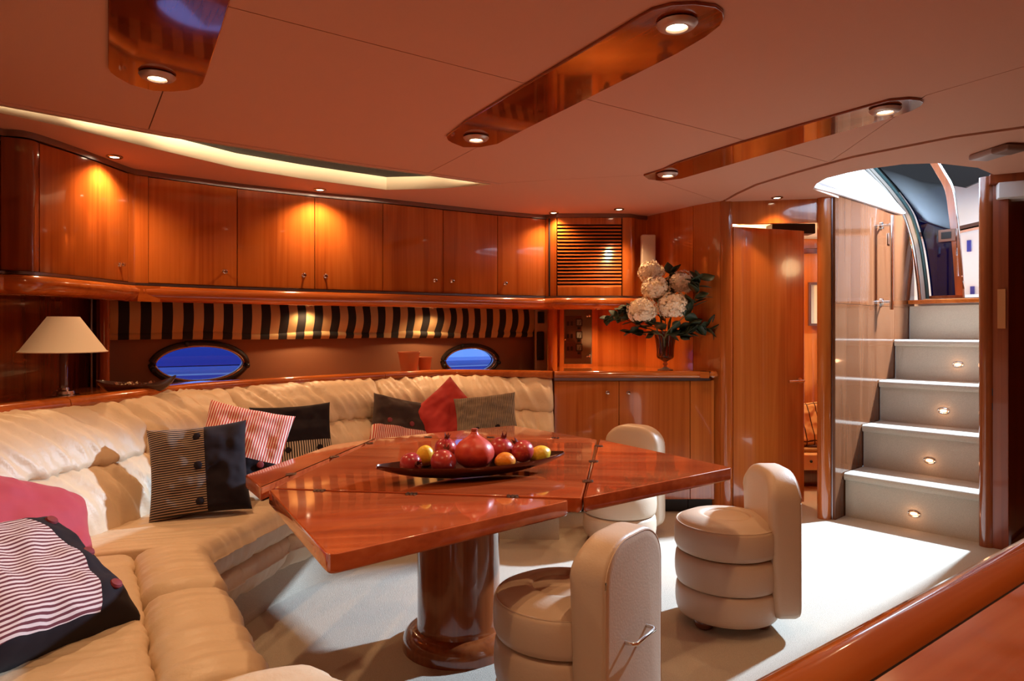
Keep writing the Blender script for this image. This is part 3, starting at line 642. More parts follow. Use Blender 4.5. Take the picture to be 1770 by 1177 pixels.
# handrail and switch on the stair wall
hr = empty('handrail', V3(ST(.645,0),1.34), 'vertical chrome grab rail on the glossy wall beside the stairs', 'handrail')
Hq = ST(.645,.065)
obj('rail', MB().tube([V3(Hq,1.345), V3(Hq,2.005)], .013, 14), CHROME, hr)
for z_ in (1.40,1.94):
    obj('bracket', MB().tube([V3(ST(.645,-.002),z_), V3(Hq,z_)], .010, 12).lathe([(.026,0),(.026,.008),(.014,.012)], V3(ST(.645,-.002),z_), 18, V3(v,0).to_track_quat('Z','Y').to_matrix()), CHROME, hr)
sw = empty('wall_switch', V3(ST(.79,0),1.82), 'square chrome switch plate beside the stair grab rail', 'switch')
obj('plate', sbox(.76,.83,-.002,.008,1.82,1.90), CHROME, sw, bevel=.003)
obj('rocker', sbox(.78,.81,.006,.012,1.835,1.885), mat('switch_dark', (.08,.07,.08), .3), sw)

# ---------------------------------------------------------------- right hand edge: post, wood walls, lintel
obj('trim_15', MB().lathe([(.036,0),(.036,ZC)], (2.640,3.765,0), 20), W_P, kind='structure')
obj('trim_20', sbox(-.035,.018,.79,.885,0,2.05), W_R, kind='structure', bevel=.004)
o = obj('wall_inlay', MB().prism([(.835,1.21),(.872,1.21),(.872,1.425),(.835,1.425)], -.043, -.034, fr=lambda b,z,h: Vector((*ST(h,b), z))), mat('inlay_orange', (.50,.17,.045), .4)); base(o, 'orange wooden inlay on the dark panel right of the stairs post', 'panel')
o = obj('door_latch', MB().prism([(.80,.76),(.812,.76),(.812,.80),(.80,.80)], -.040, -.034, fr=lambda b,z,h: Vector((*ST(h,b), z))).prism([(.80,.84),(.812,.84),(.812,.88),(.80,.88)], -.040, -.034, fr=lambda b,z,h: Vector((*ST(h,b), z))), BLACK); base(o, 'black door catch on the narrow panel right of the stairs post', 'catch', kind='stuff')
wall('wall_right', [tuple(ST(1.36,SWD+.05)), (3.76,3.0)], 0, ZC, W_R, side=-1)
o = obj('passage_door', sbox(.05,.65,SWD+.052,SWD+.075,.06,1.94), W_R, bevel=.004); base(o, 'dark cherry wood door in the passage at the photo right edge', 'door')
o = obj('ceiling_light_box', MB().prism([(2.63,3.66),(3.3,3.30),(3.3,3.55),(2.70,3.80)], 1.915, 2.0), WHITEP, bevel=.006); base(o, 'cream box panel under the ceiling at the photo right edge', 'panel')
obj('trim_16', MB().prism([(2.60,3.68),(3.4,3.25),(3.4,3.55),(2.68,3.82)], 2.0, ZC), W_R, kind='structure')
sp_ = empty('ceiling_speaker', V3(PX(1700,262,ZC-.006), ZC-.04), 'small grey wedge-shaped fitting on the ceiling before the stairs', 'ceiling fitting')
p0 = PX(1672,268,ZC-.006); p1 = PX(1741,246,ZC-.006); dsp = (p1-p0).normalized(); nsp = Vector((-dsp.y,dsp.x))
obj('housing', MB().prism([tuple(p0), tuple(p1), tuple(p1+nsp*.10), tuple(p0+nsp*.10)], ZC-.036, ZC-.007), mat('fitting_grey', (.42,.36,.34), .4), sp_, bevel=.012, seg=3)
obj('cap', MB().prism([tuple(p1-dsp*.09-nsp*.004), tuple(p1+dsp*.004-nsp*.004), tuple(p1+dsp*.004+nsp*.104), tuple(p1-dsp*.09+nsp*.104)], ZC-.040, ZC-.008), mat('fitting_brown', (.20,.12,.09), .4), sp_, bevel=.012, seg=3)

# ---------------------------------------------------------------- sofa
Fp = [(-.06,1.16),(-.53,1.47),(-1.077,2.35),(-.95,3.00),(-.78,3.32),(-.42,3.72),(-.25,3.80),(.27,3.78)]
Bp = [(-.60,.75),(-1.12,1.15),(-1.60,2.12),(-1.455,2.78),(-1.28,3.35),(-.74,4.00),(-.38,4.31),(.27,4.22)]
Tp = [(-.75,.62),(-1.32,1.02),(-1.86,2.02),(-1.69,2.90),(-1.50,3.50),(-.87,4.22),(-.433,4.56),(.27,4.46)]
Fp, Bp, Tp = [[Vector(p) for p in l] for l in (Fp, Bp, Tp)]
Ov = [(Bp[i]-Fp[i]).normalized() for i in range(8)]
sofa = empty('sofa', (-1.0,2.8,0), 'cream leather corner sofa curving round the dining table', 'sofa')
def secs(idx, f): return [f(i) for i in idx]
ranges = [(0,1),(1,2),(2,3),(3,4),(4,5),(5,6,7)]
def tl(i): return V3(Ov[i], 0)
for k, idx in enumerate(ranges):
    g = .006
    def trimmed(ss):
        a, b = ss[0], ss[1]; ss[0] = [a[j]+(b[j]-a[j]).normalized()*g for j in range(4)]
        a, b = ss[-1], ss[-2]; ss[-1] = [a[j]+(b[j]-a[j]).normalized()*g for j in range(4)]; return ss
    ln = sum((Fp[idx[j+1]]-Fp[idx[j]]).length for j in range(len(idx)-1)); stp = max(16, int(ln*60)); stb = max(24, int(sum((Tp[idx[j+1]]-Tp[idx[j]]).length for j in range(len(idx)-1))*70))
    if k < 2:
        f1 = lambda i: [V3(Fp[i]-Ov[i]*.015,.30), V3(Fp[i]-Ov[i]*.015,.475), V3(Fp[i]+Ov[i]*.21,.475), V3(Fp[i]+Ov[i]*.21,.30)]
        if k == 1:
            mid_ = [ [lerp(a_,b_,.55) for a_,b_ in zip(f1(1),f1(2))] ]
            obj('seat_roll', cushion(trimmed([f1(1), mid_[0]]), .075, 50, .004, .007, 21, 12, .03), LEATHER, sofa, smooth=80)
            obj('seat_roll', cushion(trimmed([mid_[0], f1(2)]), .075, 50, .004, .007, 22, 12, .05), LEATHER, sofa, smooth=80)
        else:
            f0 = lambda i: [V3(Fp[i]-Ov[i]*.085,.30), V3(Fp[i]-Ov[i]*.085,.485), V3(Fp[i]+Ov[i]*.21,.485), V3(Fp[i]+Ov[i]*.21,.30)]
            obj('seat_roll', cushion(trimmed(secs(idx, f0)), .085, 40, .004, .005, 20, 11, .07), LEATHER, sofa, smooth=80)
        f2 = lambda i: [V3(Fp[i]+Ov[i]*.215,.30), V3(Fp[i]+Ov[i]*.215,.462), V3(Bp[i]+Ov[i]*.08,.462), V3(Bp[i]+Ov[i]*.08,.30)]
        obj('seat_cushion', cushion(trimmed(secs(idx, f2)), .035, stp*2, .004, .008, 23+k, 11, .04), LEATHER, sofa, smooth=80)
    else:
        f3 = lambda i: [V3(Fp[i]-Ov[i]*.01,.295), V3(Fp[i]-Ov[i]*.01,.465), V3(Bp[i]+Ov[i]*.08,.462), V3(Bp[i]+Ov[i]*.08,.30)]
        obj('seat_cushion', cushion(trimmed(secs(idx, f3)), .085, stp*2, .004, .008, 30+k, 13, .03, m=7), LEATHER, sofa, smooth=80)
    f4 = lambda i: [V3(Fp[i]+Ov[i]*.045,.150), V3(Fp[i]+Ov[i]*.010,.30), V3(Fp[i]+Ov[i]*.20,.30), V3(Fp[i]+Ov[i]*.20,.15)]
    obj('front_roll', cushion(trimmed(secs(idx, f4)), .07, stp*2, .008, .009, 40+k, 16, .03), LEATHER, sofa, smooth=80)
    f5 = lambda i: [V3(Fp[i]+Ov[i]*.10,0), V3(Fp[i]+Ov[i]*.10,.175), V3(Bp[i],.175), V3(Bp[i],0)]
    obj('plinth', MB().loftrings(secs(idx, f5)), CARPET, sofa, smooth=30)
    Mp = lambda i: lerp(Bp[i], Tp[i], .5)
    f6 = lambda i: [V3(Bp[i]-Ov[i]*.05,.43), V3(Mp(i)-Ov[i]*.065,.688), V3(Mp(i)+Ov[i]*.10,.688), V3(Bp[i]+Ov[i]*.12,.43)]
    f7 = lambda i: [V3(Mp(i)-Ov[i]*.08,.684), V3(Tp[i]-Ov[i]*.045,.892), V3(Tp[i]+Ov[i]*.07,.892), V3(Mp(i)+Ov[i]*.12,.678)]
    obj('back_cushion_lower', cushion(trimmed(secs(idx, f6)), .065, stb*2, .016, .013, 50+k, 13, .035, 1.8, m=8), LEATHER, sofa, smooth=80)
    obj('back_cushion_upper', cushion(trimmed(secs(idx, f7)), .070, stb*2, .016, .014, 60+k, 12, .035, 2.4, m=8), LEATHER, sofa, smooth=80)

# ---------------------------------------------------------------- shelf behind the sofa, rail, worktop, low cabinets
railpath = [Vector((-2.0,1.15)), Vector((-1.93,2.0))]+[Tp[3]+Ov[3]*.04, Tp[4]+Ov[4]*.04, Tp[5]+Ov[5]*.03, Tp[6]+Ov[6]*.02, Vector((.0,4.52)), Vector((.27,4.42))]
rp = [p.to_2d() for p in cat_rom([V3(p,0) for p in railpath], 8)]
rp = [p+Vector((0,0)) for p in rp]
RPROF = [(-.03,.890),(-.04,.905),(-.035,.926),(-.015,.936),(.02,.936),(.035,.926),(.035,.890)]
shelf = empty('shelf', (-1.5,3.5,.86), 'glossy cherry wood shelf with raised edge behind the sofa', 'shelf')
sp1 = rp[:len(rp)]
cutk = 14
obj('edge_rail', MB().sweep(sp1[:cutk+1], RPROF), W_H, shelf, smooth=60)
obj('edge_rail', MB().sweep([sp1[cutk]+(sp1[cutk+1]-sp1[cutk])*.04]+sp1[cutk+1:34], RPROF), W_H, shelf, smooth=60)
obj('edge_rail', MB().sweep([sp1[33]+(sp1[34]-sp1[33])*.04]+sp1[34:], RPROF), W_H, shelf, smooth=60)
board = [tuple(p) for p in rp]+[(.30,5.2),(.3,5.45),tuple(HP(2.75,.04)),tuple(HP(-.40,.04)),(-2.26,3.5),(-2.34,2.6),(-2.50,1.5),(-2.5,1.15)]
obj('board', MB().prism(board, .885, .905), W_H, shelf, smooth=0)
CFY = 4.43
wt = empty('worktop', (.8,4.7,.89), 'glossy cherry wood worktop under the flower vase', 'worktop')
wtp = [(.275,CFY-.03),(1.20,CFY-.03),(1.29,CFY-.02),(1.345,CFY+.03)]
wts = [p.to_2d() for p in cat_rom([Vector((*p,0)) for p in wtp], 5)]
obj('edge_rail', MB().sweep(wts, [(-.004,.892),(-.012,.905),(-.008,.925),(.01,.934),(.05,.934),(.05,.892)]), W_X, wt, smooth=60)
obj('board', MB().prism([tuple(p+Vector((0,.03))) for p in wts]+[(1.33,4.5),(1.22,4.62),(1.0,5.05),(.9,5.14),(.30,5.16)], .900, .930), W_X, wt, smooth=0)
obj('trim_17', MB().sweep([(.275,CFY-.012),(1.20,CFY-.012),(1.30,CFY)], [(0,.872),(0,.891),(.08,.891),(.08,.872)]), STRIP, kind='structure')
for (a_, b_, lb, kx) in ((958,1070,'low cherry wood cabinet beside the sofa end, left door under the worktop',1050),(1070,1193,'low cherry wood cabinet behind the back stool, right door under the worktop',1086),(1193,1236,'narrow curved low cabinet under the worktop end beside the door',0)):
    x0, x1 = Q(a_,CFY).x, Q(b_,CFY).x
    c = empty('low_cabinet', ((x0+x1)/2, CFY, 0), lb, 'cabinet', 'low cabinets under the worktop')
    obj('body', MB().prism([(x0+.001,CFY+.021),(x1-.001,CFY+.021),(x1-.001,4.50 if kx == 0 else 4.60 if kx > 1060 else 4.90),(x0+.001,4.85 if kx else 4.58)], .09, .871), W_V, c)
    obj('toe_kick', MB().prism([(x0+.002,CFY+.06),(x1-.002,CFY+.06),(x1-.002,CFY+.09),(x0+.002,CFY+.09)], 0, .09), BLACK, c)
    pth = [(x0+.002,CFY),(x1-.002,CFY)] if kx else [(x0+.002,CFY),(x0+.09,CFY+.003),(x1-.02,CFY+.015),(x1,CFY+.05)]
    obj('door', MB().sweep(pth, [(0,.095),(0,.868),(.02,.868),(.02,.095)]), W_V, c, bevel=.0012, smooth=60)
    if kx:
        q = Q(kx, CFY); obj('knob', MB().lathe([(.011,0),(.012,.003),(.006,.006),(.005,.014),(.010,.018),(.012,.023),(.009,.027),(.002,.028)], (q.x, CFY, .793), 16, Matrix.Rotation(PI/2, 3, 'X')), CHROME, c)
# glass fronted switch cupboard in the niche
gc = empty('switch_cupboard', (.52,NB_Y-.02,.94), 'small glass-doored cupboard of switches and gauges above the worktop', 'cupboard')
gx0, gx1 = Q(975,5.12).x, Q(1023,5.12).x; gz0, gz1 = .945, 1.372
gz0, gz1 = EYE-(629-HOR)*5.12/F_PX, EYE-(532-HOR)*5.12/F_PX
YG = NB_Y-.012
def gf(x, z, h): return Vector((x, YG-h, z))
obj('frame', MB().prism([[(gx0-.035,gz0-.03),(gx1+.045,gz0-.03),(gx1+.045,gz1+.03),(gx0-.035,gz1+.03)],[(gx0,gz0),(gx0,gz1),(gx1,gz1),(gx1,gz0)]], 0, .03, fr=gf), W_V, gc, bevel=.003)
obj('back_panel', MB().prism([(gx0,gz0),(gx1,gz0),(gx1,gz1),(gx0,gz1)], 0, .004, fr=gf), mat('panel_beige', (.65,.45,.32), .6), gc)
obj('breaker_board', MB().prism([(gx0+.01,gz0+.04),(gx0+.135,gz0+.04),(gx0+.135,gz1-.06),(gx0+.01,gz1-.06)], .004, .008, fr=gf), mat('panel_red_brown', (.40,.12,.07), .5), gc)
for i, fz in enumerate((.36,.20,.05)):
    zc_ = gz0+.10+ (2-i)*.095
    g_ = obj('gauge', MB().prism([(gx0+.095,zc_),(gx0+.135,zc_),(gx0+.135,zc_+.048),(gx0+.095,zc_+.048)], .008, .014, fr=gf), mat('gauge_white', (.8,.76,.70), .4), gc)
    obj('gauge_rim', MB().prism([[(gx0+.091,zc_-.004),(gx0+.139,zc_-.004),(gx0+.139,zc_+.052),(gx0+.091,zc_+.052)],[(gx0+.097,zc_+.002),(gx0+.097,zc_+.046),(gx0+.133,zc_+.046),(gx0+.133,zc_+.002)]], .012, .018, fr=gf), BLACK, g_)
    obj('gauge_needle', MB().prism([(gx0+.112,zc_+.008),(gx0+.116,zc_+.008),(gx0+.127,zc_+.038),(gx0+.124,zc_+.039)], .0142, .0155, fr=gf), BLACK, g_)
    obj('switch', MB().prism([(gx0+.103,zc_-.028),(gx0+.127,zc_-.028),(gx0+.127,zc_-.010),(gx0+.103,zc_-.010)], .008, .016, fr=gf), BLACK, gc)
    for dx in (.022,.050):
        obj('switch', MB().prism([(gx0+dx,zc_+.0),(gx0+dx+.018,zc_+.0),(gx0+dx+.018,zc_+.032),(gx0+dx,zc_+.032)], .008, .016, fr=gf), mat('switch_maroon', (.06,.012,.012), .4), gc)
gd = obj('door_glass', MB().prism([(gx0+.002,gz0+.002),(gx1-.002,gz0+.002),(gx1-.002,gz1-.002),(gx0+.002,gz1-.002)], .020, .024, fr=gf), CLEAR, gc, smooth=0)
for z_ in (gz0+.06, gz1-.06): obj('hinge', MB().ball(gf(gx1-.018,z_,.028), .012, 12, 8).ball(gf(gx1-.036,z_-.004,.028), .008, 10, 6), CHROME, gc)
obj('catch', MB().ball(gf(gx0+.008,gz0+.185,.03), .008, 10, 6), CHROME, gc)
# jamb of the blind bay with sockets
jp = HP(2.66,-.03)
jb = obj('trim_18', MB().box((jp.x+.02, jp.y-.08, 1.13), (.10,.03,.47), rz=.2), mat('jamb_cream', (.50,.36,.22), .6), kind='structure', bevel=.003)
o = obj('wall_socket', MB().box((jp.x+.02, jp.y-.102, 1.30), (.05,.02,.09), rz=.2), BLACK, bevel=.003); base(o, 'black socket at the top of the window bay beside the striped blind', 'socket')
o = obj('phone_handset', MB().box((jp.x+.015, jp.y-.105, 1.08), (.055,.03,.22), rz=.2), BLACK, bevel=.008); base(o, 'tall black handset on the jamb beside the striped blind', 'handset')
# white speaker on the wall behind the flowers
o = obj('wall_speaker', MB().box((.985,4.90,1.755), (.10,.06,.27)), mat('speaker_cream', (.66,.56,.46), .5), bevel=.008); base(o, 'slim cream wall unit above the hydrangeas in the corner', 'wall unit')
# striped blind
BL = stripes('blind_stripes', (.008,.006,.006), (.50,.34,.15), .108, .5, 0)
t0b, t1b = -.26, 2.62; zb0, zb1 = 1.155, 1.40; nx, nz = 150, 16
bl = empty('striped_blind', hfr(1.2,1.15,-.05), 'black and gold striped fabric blind over the portholes', 'blind')
def blind_mesh(z0_, z1_, dep, nz, puff):
    mb = MB(); vs = []; fs = []
    for s_ in (0,1):
        for j in range(nz+1):
            for i in range(nx+1):
                T = lerp(t0b, t1b, i/nx); zz = lerp(z0_, z1_, j/nz); f = j/nz
                o_ = dep-puff*math.sin(PI*min(1, (1-f)*1.0))*(.6+.4*noise.noise(Vector((T*3,0,f)))) + .006*math.sin(T*9+f*3)+.006*s_
                sag = -.006*abs(math.sin(T*2.4))*(1-f)
                vs.append(Vector((T, o_, zz+sag)))
    n1 = (nx+1)*(nz+1)
    for s_ in (0,1):
        for j in range(nz):
            for i in range(nx):
                a_ = s_*n1+j*(nx+1)+i; q = (a_, a_+1, a_+nx+2, a_+nx+1); fs.append(q if s_ else q[::-1])
    return mb.add(vs, fs)
ang = math.atan2(HD.y, HD.x); hl = HD.length
def blind_obj(nm, mb):
    mb.v = [Vector((p.x*hl, p.y, p.z)) for p in mb.v]
    o_ = obj(nm, mb, BL, None, local=True, smooth=60); o_.location = (HO.x, HO.y, 0); o_.rotation_euler = (0,0,ang); return o_
for nm, mb in (('blind_cloth', blind_mesh(1.185, zb1, -.05, nz, .075)), ('blind_hem', blind_mesh(1.150, 1.200, -.045, 8, .022))):
    o_ = blind_obj(nm, mb); o_.parent = bl; o_.matrix_parent_inverse = Matrix.Translation(-bl.location)
# slats batten
# ---------------------------------------------------------------- table
ZTB = .70; TH = .046
def TP(px, py): return PX(px, py, ZTB)
c0, c1_, c2b, c3 = TP(462,845), TP(652,757.5), TP(1034,758.5), TP(1006,861)
apF, apR, apB, apL = TP(567,961), TP(1268,808), TP(886,735), TP(423,821)
tb = empty('dining_table', (-.2,2.6,0), 'glossy cherry wood folding dining table with four hinged leaves', 'table')
def rpoly(pts, r):
    out = []; n = len(pts)
    for i in range(n):
        p = Vector(pts[i]); a = Vector(pts[i-1]); b = Vector(pts[(i+1)%n]); ra = min(r, (a-p).length*.3, (b-p).length*.3)
        A = p+(a-p).normalized()*ra; B = p+(b-p).normalized()*ra
        for j in range(5): t = j/4; out.append(tuple((1-t)**2*A+2*t*(1-t)*p+t*t*B))
    return out
def leaf(nm, pts, r=.025, m=W_T):
    outl = rpoly(shrink([tuple(p) for p in pts], .0009), r); rings = []
    for ins, z_ in ((.010,ZTB-TH),(.004,ZTB-TH+.0015),(.0,ZTB-TH+.006),(.0,ZTB-.004),(.0009,ZTB-.0014),(.0026,ZTB-.0003),(.0040,ZTB),(.0047,ZTB),(.006,ZTB)):
        rings.append([V3(p, z_) for p in (shrink(outl, ins) if ins else outl)])
    return obj(nm, MB().loftrings(rings), m, tb, smooth=25)
cc = (c0+c1_+c2b+c3)/4
leaf('table_centre', [c0+(cc-c0)*.02, c1_+(cc-c1_)*.02, c2b+(cc-c2b)*.01, c3+(cc-c3)*.0], .02)
leaf('table_leaf', [c0, apF, TP(989,864)], .028, wood('table_wood_front', (.58,.15,.048), (.42,.082,.024), (.23,.034,.010), scale=(.8,6,6), rot=-.15, rough=.10))
leaf('table_leaf', [apR, c2b+Vector((.002,0)), c3+Vector((.002,0))], .02)
leaf('table_leaf', [apB, c1_, c2b-Vector((.02,0))], .02)
leaf('table_leaf', [apL, TP(451,843), c1_-Vector((.004,0)), TP(571,769)], .012)
hs = None
def hinge(px, py, ang_):
    global hs
    p = TP(px, py)
    if hs is None:
        mb = MB()
        for s_ in (-1,1):
            for q in (-1,0,1): mb.ball((s_*.009+q*.002, q*.012, .0012), (.010,.0055,.0016), 10, 6)
        mb.box((0,0,.0012), (.010,.036,.003))
        hs = obj('hinge', mb, BRONZE, tb, local=True); h_ = hs
    else: h_ = hs.copy(); C.objects.link(h_)
    h_.location = V3(p, ZTB)-tb.location; h_.rotation_euler = (0,0,ang_); return h_
for a_ in ((552,848,PI/2),(711,854,PI/2),(886,858,PI/2),(503,820,.4),(578,790,.4),(638,766.5,.4),(740,755.5,PI/2),(848,756,PI/2),(960,757,PI/2),(1035,771,.1),(1026,797.5,.1),(1016,832,.1)): hinge(*a_)
pc = Q(793, 2.60)
obj('pedestal', MB().lathe([(.158,ZTB-TH-.001),(.158,.10),(.160,.075),(.172,.055),(.185,.05)], (pc.x, pc.y, 0), 48), W_P, tb, smooth=50)
obj('pedestal_base', MB().lathe([(.168,.075),(.190,.066),(.205,.052),(.213,.032),(.214,0)], (pc.x, pc.y, 0), 48), W_P, tb, smooth=50)
obj('underframe', MB().box((pc.x+.05, pc.y-.1, ZTB-TH-.018), (.7,.5,.034), rz=-.1), W_P, tb)

# ---------------------------------------------------------------- fruit dish
FB0, FB1 = Vector((-.438,2.185)), Vector((.188,2.44))
fc = (FB0+FB1)/2; fd = (FB1-FB0).normalized(); fang = math.atan2(fd.y, fd.x); FL = (FB1-FB0).length/2
dish = empty('fruit_dish', V3(fc, ZTB), 'long boat-shaped dark dish of pomegranates and lemons on the table', 'dish', rz=fang)
rings = []; nI = 26
def dish_ring(sx, inner):
    x_ = FL*sx; wv = .105*(1-abs(sx)**1.9)**.75+.004; hz_ = .050+.010*abs(sx)**2; bz = .004+.048*abs(sx)**2.6+.0; pts = []
    for j in range(13):
        t = -1+2*j/12; z_ = bz+(hz_-bz)*abs(t)**2.2; pts.append(Vector((x_, wv*t, z_+(.004 if inner else 0))))
    return pts
rings = []
for i in range(nI+1):
    sx = math.sin(-PI/2+PI*i/nI)*.999; lo_ = dish_ring(sx, False); hi2 = dish_ring(sx, True); rings.append(lo_+hi2[::-1])
obj('bowl', MB().loftrings(rings), mat('dish_dark', (.085,.035,.028), .18, .6, coat=.5), dish, local=True, smooth=60)
def dish_z(px, py, d): return
PG = mat('pomegranate_skin', (.42,.035,.045), .28, coat=.3)
n_ = bumpy(PG, 14, .0006, 4); r_ = ramp(PG, [(.35,(.30,.012,.03)),(.6,(.48,.05,.045)),(.8,(.60,.16,.08))]); L(PG, n_.outputs['Fac'], r_.inputs[0]); L(PG, r_.outputs[0], bsdf(PG).inputs['Base Color'])
LEM = mat('lemon_skin', (.85,.52,.035), .4); bumpy(LEM, 150, .001)
ORG = mat('orange_skin', (.80,.26,.015), .4); bumpy(ORG, 150, .001)
PUM = mat('squash_skin', (.58,.055,.03), .4); n_ = bumpy(PUM, 30, .001); r_ = ramp(PUM, [(.3,(.50,.035,.022)),(.8,(.68,.10,.05))]); L(PUM, n_.outputs['Fac'], r_.inputs[0]); L(PUM, r_.outputs[0], bsdf(PUM).inputs['Base Color'])
CROWN = mat('dried_crown', (.16,.03,.02), .7)
def fruit_at(px, py, d): return PD(px, py, d)
def pom(px, py, rp_, d, tilt, lb):
    r = rp_*d/F_PX; c = fruit_at(px, py, d)
    t = empty('pomegranate', c, lb, 'fruit', 'pomegranates in the dish'); t.rotation_euler = tilt
    obj('skin', MB().ball((0,0,0), (r,r,r*.94), 26, 16, fn=lambda dd: 1+.025*math.cos(math.atan2(dd.y,dd.x)*5)*(1-dd.z*dd.z)-.04*max(0,dd.z-.9)*8*.3), PG, t, local=True, smooth=80)
    mb = MB().lathe([(r*.26,r*.84),(r*.20,r*1.0),(r*.24,r*1.12),(r*.16,r*1.10),(r*.12,r*.9)], n=12)
    for k in range(6):
        a_ = k*PI/3; dd = Vector((math.cos(a_), math.sin(a_), 0)); tt = Vector((-dd.y, dd.x, 0))
        b0 = dd*r*.2+Vector((0,0,r*1.05)); mb.add([b0-tt*r*.11, b0+tt*r*.11, dd*r*.34+Vector((0,0,r*1.42)), b0*.85], [(0,1,2),(1,3,2),(3,0,2),(0,3,1)])
    obj('crown', mb, CROWN, t, local=True)
pom(710,801.5,19.5,2.235,(.3,1.45,-.5),'pomegranate lying at the left tip of the dish, crown to the right')
pom(766,798,22.5,2.25,(-.5,.2,0),'front pomegranate just left of the big red squash')
pom(770,775,19.5,2.37,(.15,.1,.3),'pomegranate behind the one left of the squash, crown upright')
pom(866,776,21.5,2.42,(.05,.22,0),'pomegranate just right of the big squash with an upright crown')
pom(903,780,20,2.38,(-.25,-.62,.2),'pomegranate nearest the right lemon, crown tilted left')
def lemon(px, py, rp_, d, rot, lb, m=LEM, nm='lemon', el=1.22):
    r = rp_*d/F_PX; t = obj(nm, MB().ball((0,0,0), (r,r,r*el), 22, 14, fn=lambda dd: 1+.16*max(0,abs(dd.z)-.86)*7*.5), m, local=True, smooth=80)
    t.location = fruit_at(px, py, d); t.rotation_euler = rot; base(t, lb, 'fruit', 'citrus fruit in the dish')
lemon(735,788,16,2.32,(.5,.1,0),'yellow lemon standing behind the left pomegranates')
lemon(873,797,15.5,2.29,(0,PI/2,.3),'orange citrus fruit lying in front between squash and pomegranate', ORG, 'orange', 1.12)
lemon(933,786,15.5,2.42,(0,1.2,.3),'yellow lemon with a stalk at the right tip of the dish')
sq = empty('squash', fruit_at(820,781,2.32), 'big teardrop-shaped red squash in the middle of the dish', 'squash')
R_ = 34*2.32/F_PX
obj('skin', MB().loftrings([[Vector((r0*R_*math.cos(2*PI*j/32)*(1+.02*math.cos(8*2*PI*j/32)), r0*R_*math.sin(2*PI*j/32)*(1+.02*math.cos(8*2*PI*j/32)), z0*R_)) for j in range(32)] for r0, z0 in ((.02,-.80),(.3,-.79),(.6,-.72),(.85,-.52),(.98,-.2),(1.0,.0),(.93,.28),(.76,.5),(.52,.68),(.32,.80),(.22,.90),(.18,.98),(.17,1.03))]), PUM, sq, local=True, smooth=80)
obj('stem', MB().lathe([(R_*.17,R_*1.0),(R_*.15,R_*1.10),(R_*.18,R_*1.18),(R_*.10,R_*1.2),(R_*.02,R_*1.16)], n=9), mat('squash_stem', (.35,.06,.03), .7), sq, local=True)

# ---------------------------------------------------------------- stools
def make_stool():
    t = empty('stool', (0,0,0))
    for k, a_ in enumerate((.5, 2.6, 3.7, 5.8)):
        obj('foot', MB().lathe([(.020,.05),(.034,.042),(.040,.026),(.034,.008),(.022,0)], (.135*math.cos(a_), .135*math.sin(a_), 0), 18), mat('stool_foot_wood', (.16,.035,.014), .25, coat=.6), t, local=True)
    R = .207
    def roll(z0_, z1_, dr=0, top=False):
        h = z1_-z0_; q = []
        for j in range(9):
            th = PI*j/8; q.append((R+dr-.022*(1-math.sin(th)**.55), z0_+h*(1-math.cos(th))/2))
        return [(R-.06, z0_+.001)]+q+[(R-.06, z1_-.001)]
    obj('body_roll', MB().lathe(roll(.045,.165), n=56), STOOL_L, t, local=True, smooth=70)
    obj('body_roll', MB().lathe(roll(.166,.295,.002), n=56), STOOL_L, t, local=True, smooth=70)
    seat = [(R-.06,.297),(R-.02,.298),(R-.004,.306),(R+.003,.325),(R+.004,.37),(R+.002,.402),(R-.004,.412),(R-.010,.414),(R-.018,.422),(R-.05,.436),(R-.09,.444),(R-.110,.442),(.093,.434),(.088,.436),(.05,.444),(.002,.446)]
    obj('seat', MB().lathe(seat, n=56), STOOL_L, t, local=True, smooth=70)
    obj('piping', MB().tube([Vector(((R-.006)*math.cos(2*PI*j/56), (R-.006)*math.sin(2*PI*j/56), .413)) for j in range(56)], .0028, 6, closed=True), STOOL_L, t, local=True)
    # back rest: padded slab with round shoulders, fills the rear of the seat
    hw_, zt_, zb_ = .172, .640, .062; prof = []
    rc = .13
    for j in range(9): a_ = PI/2*j/8; prof.append((hw_-rc+rc*math.cos(a_), zt_-rc*.85+rc*.85*math.sin(a_)))
    prof += [(-y_, z_) for y_, z_ in prof[::-1]]
    rb = .05
    for j in range(5): a_ = PI+PI/2*j/4; prof.append((-hw_+rb+rb*math.cos(a_), zb_+rb+rb*math.sin(a_)))
    for j in range(5): a_ = 1.5*PI+PI/2*j/4; prof.append((hw_-rb+rb*math.cos(a_), zb_+rb+rb*math.sin(a_)))
    cy, cz = 0, (zt_+zb_)/2
    layers = [(.135,.040),(.139,.018),(.150,.004),(.165,0),(.225,0),(.233,.003),(.238,.012),(.240,.03)]
    def rg(xo, ins):
        out = []
        for y_, z_ in prof:
            d_ = Vector((y_-cy, z_-cz)); k = max(.0, 1-ins/d_.length); lean = .012*max(0, z_-.42)/.2
            bulge = -.018*math.exp(-((z_-.56)/.07)**2) if xo < .18 else 0
            out.append(Vector((xo+lean*0+bulge, cy+d_.x*k, cz+d_.y*k)))
        return out
    obj('backrest', MB().loftrings([rg(a_, b_) for a_, b_ in layers]), STOOL_L, t, local=True, smooth=50)
    obj('backrest_piping', MB().tube(rg(.236,.008), .0028, 6, closed=True), STOOL_L, t, local=True)
    obj('handle', MB().tube([(.238,-.065,.355),(.262,-.065,.355),(.270,-.055,.355),(.270,.055,.355),(.262,.065,.355),(.238,.065,.355)], .0055, 10), CHROME, t, local=True, label='chrome handle')
    return t
s1 = make_stool()
spots = [((.154,2.03), -37, 'cream leather stool nearest the camera, chrome handle on its back'),
         ((.888,2.80), 0, 'cream leather stool between the table and the stairs'),
         ((.613,3.86), 52, 'cream leather stool behind the table by the low cabinets')]
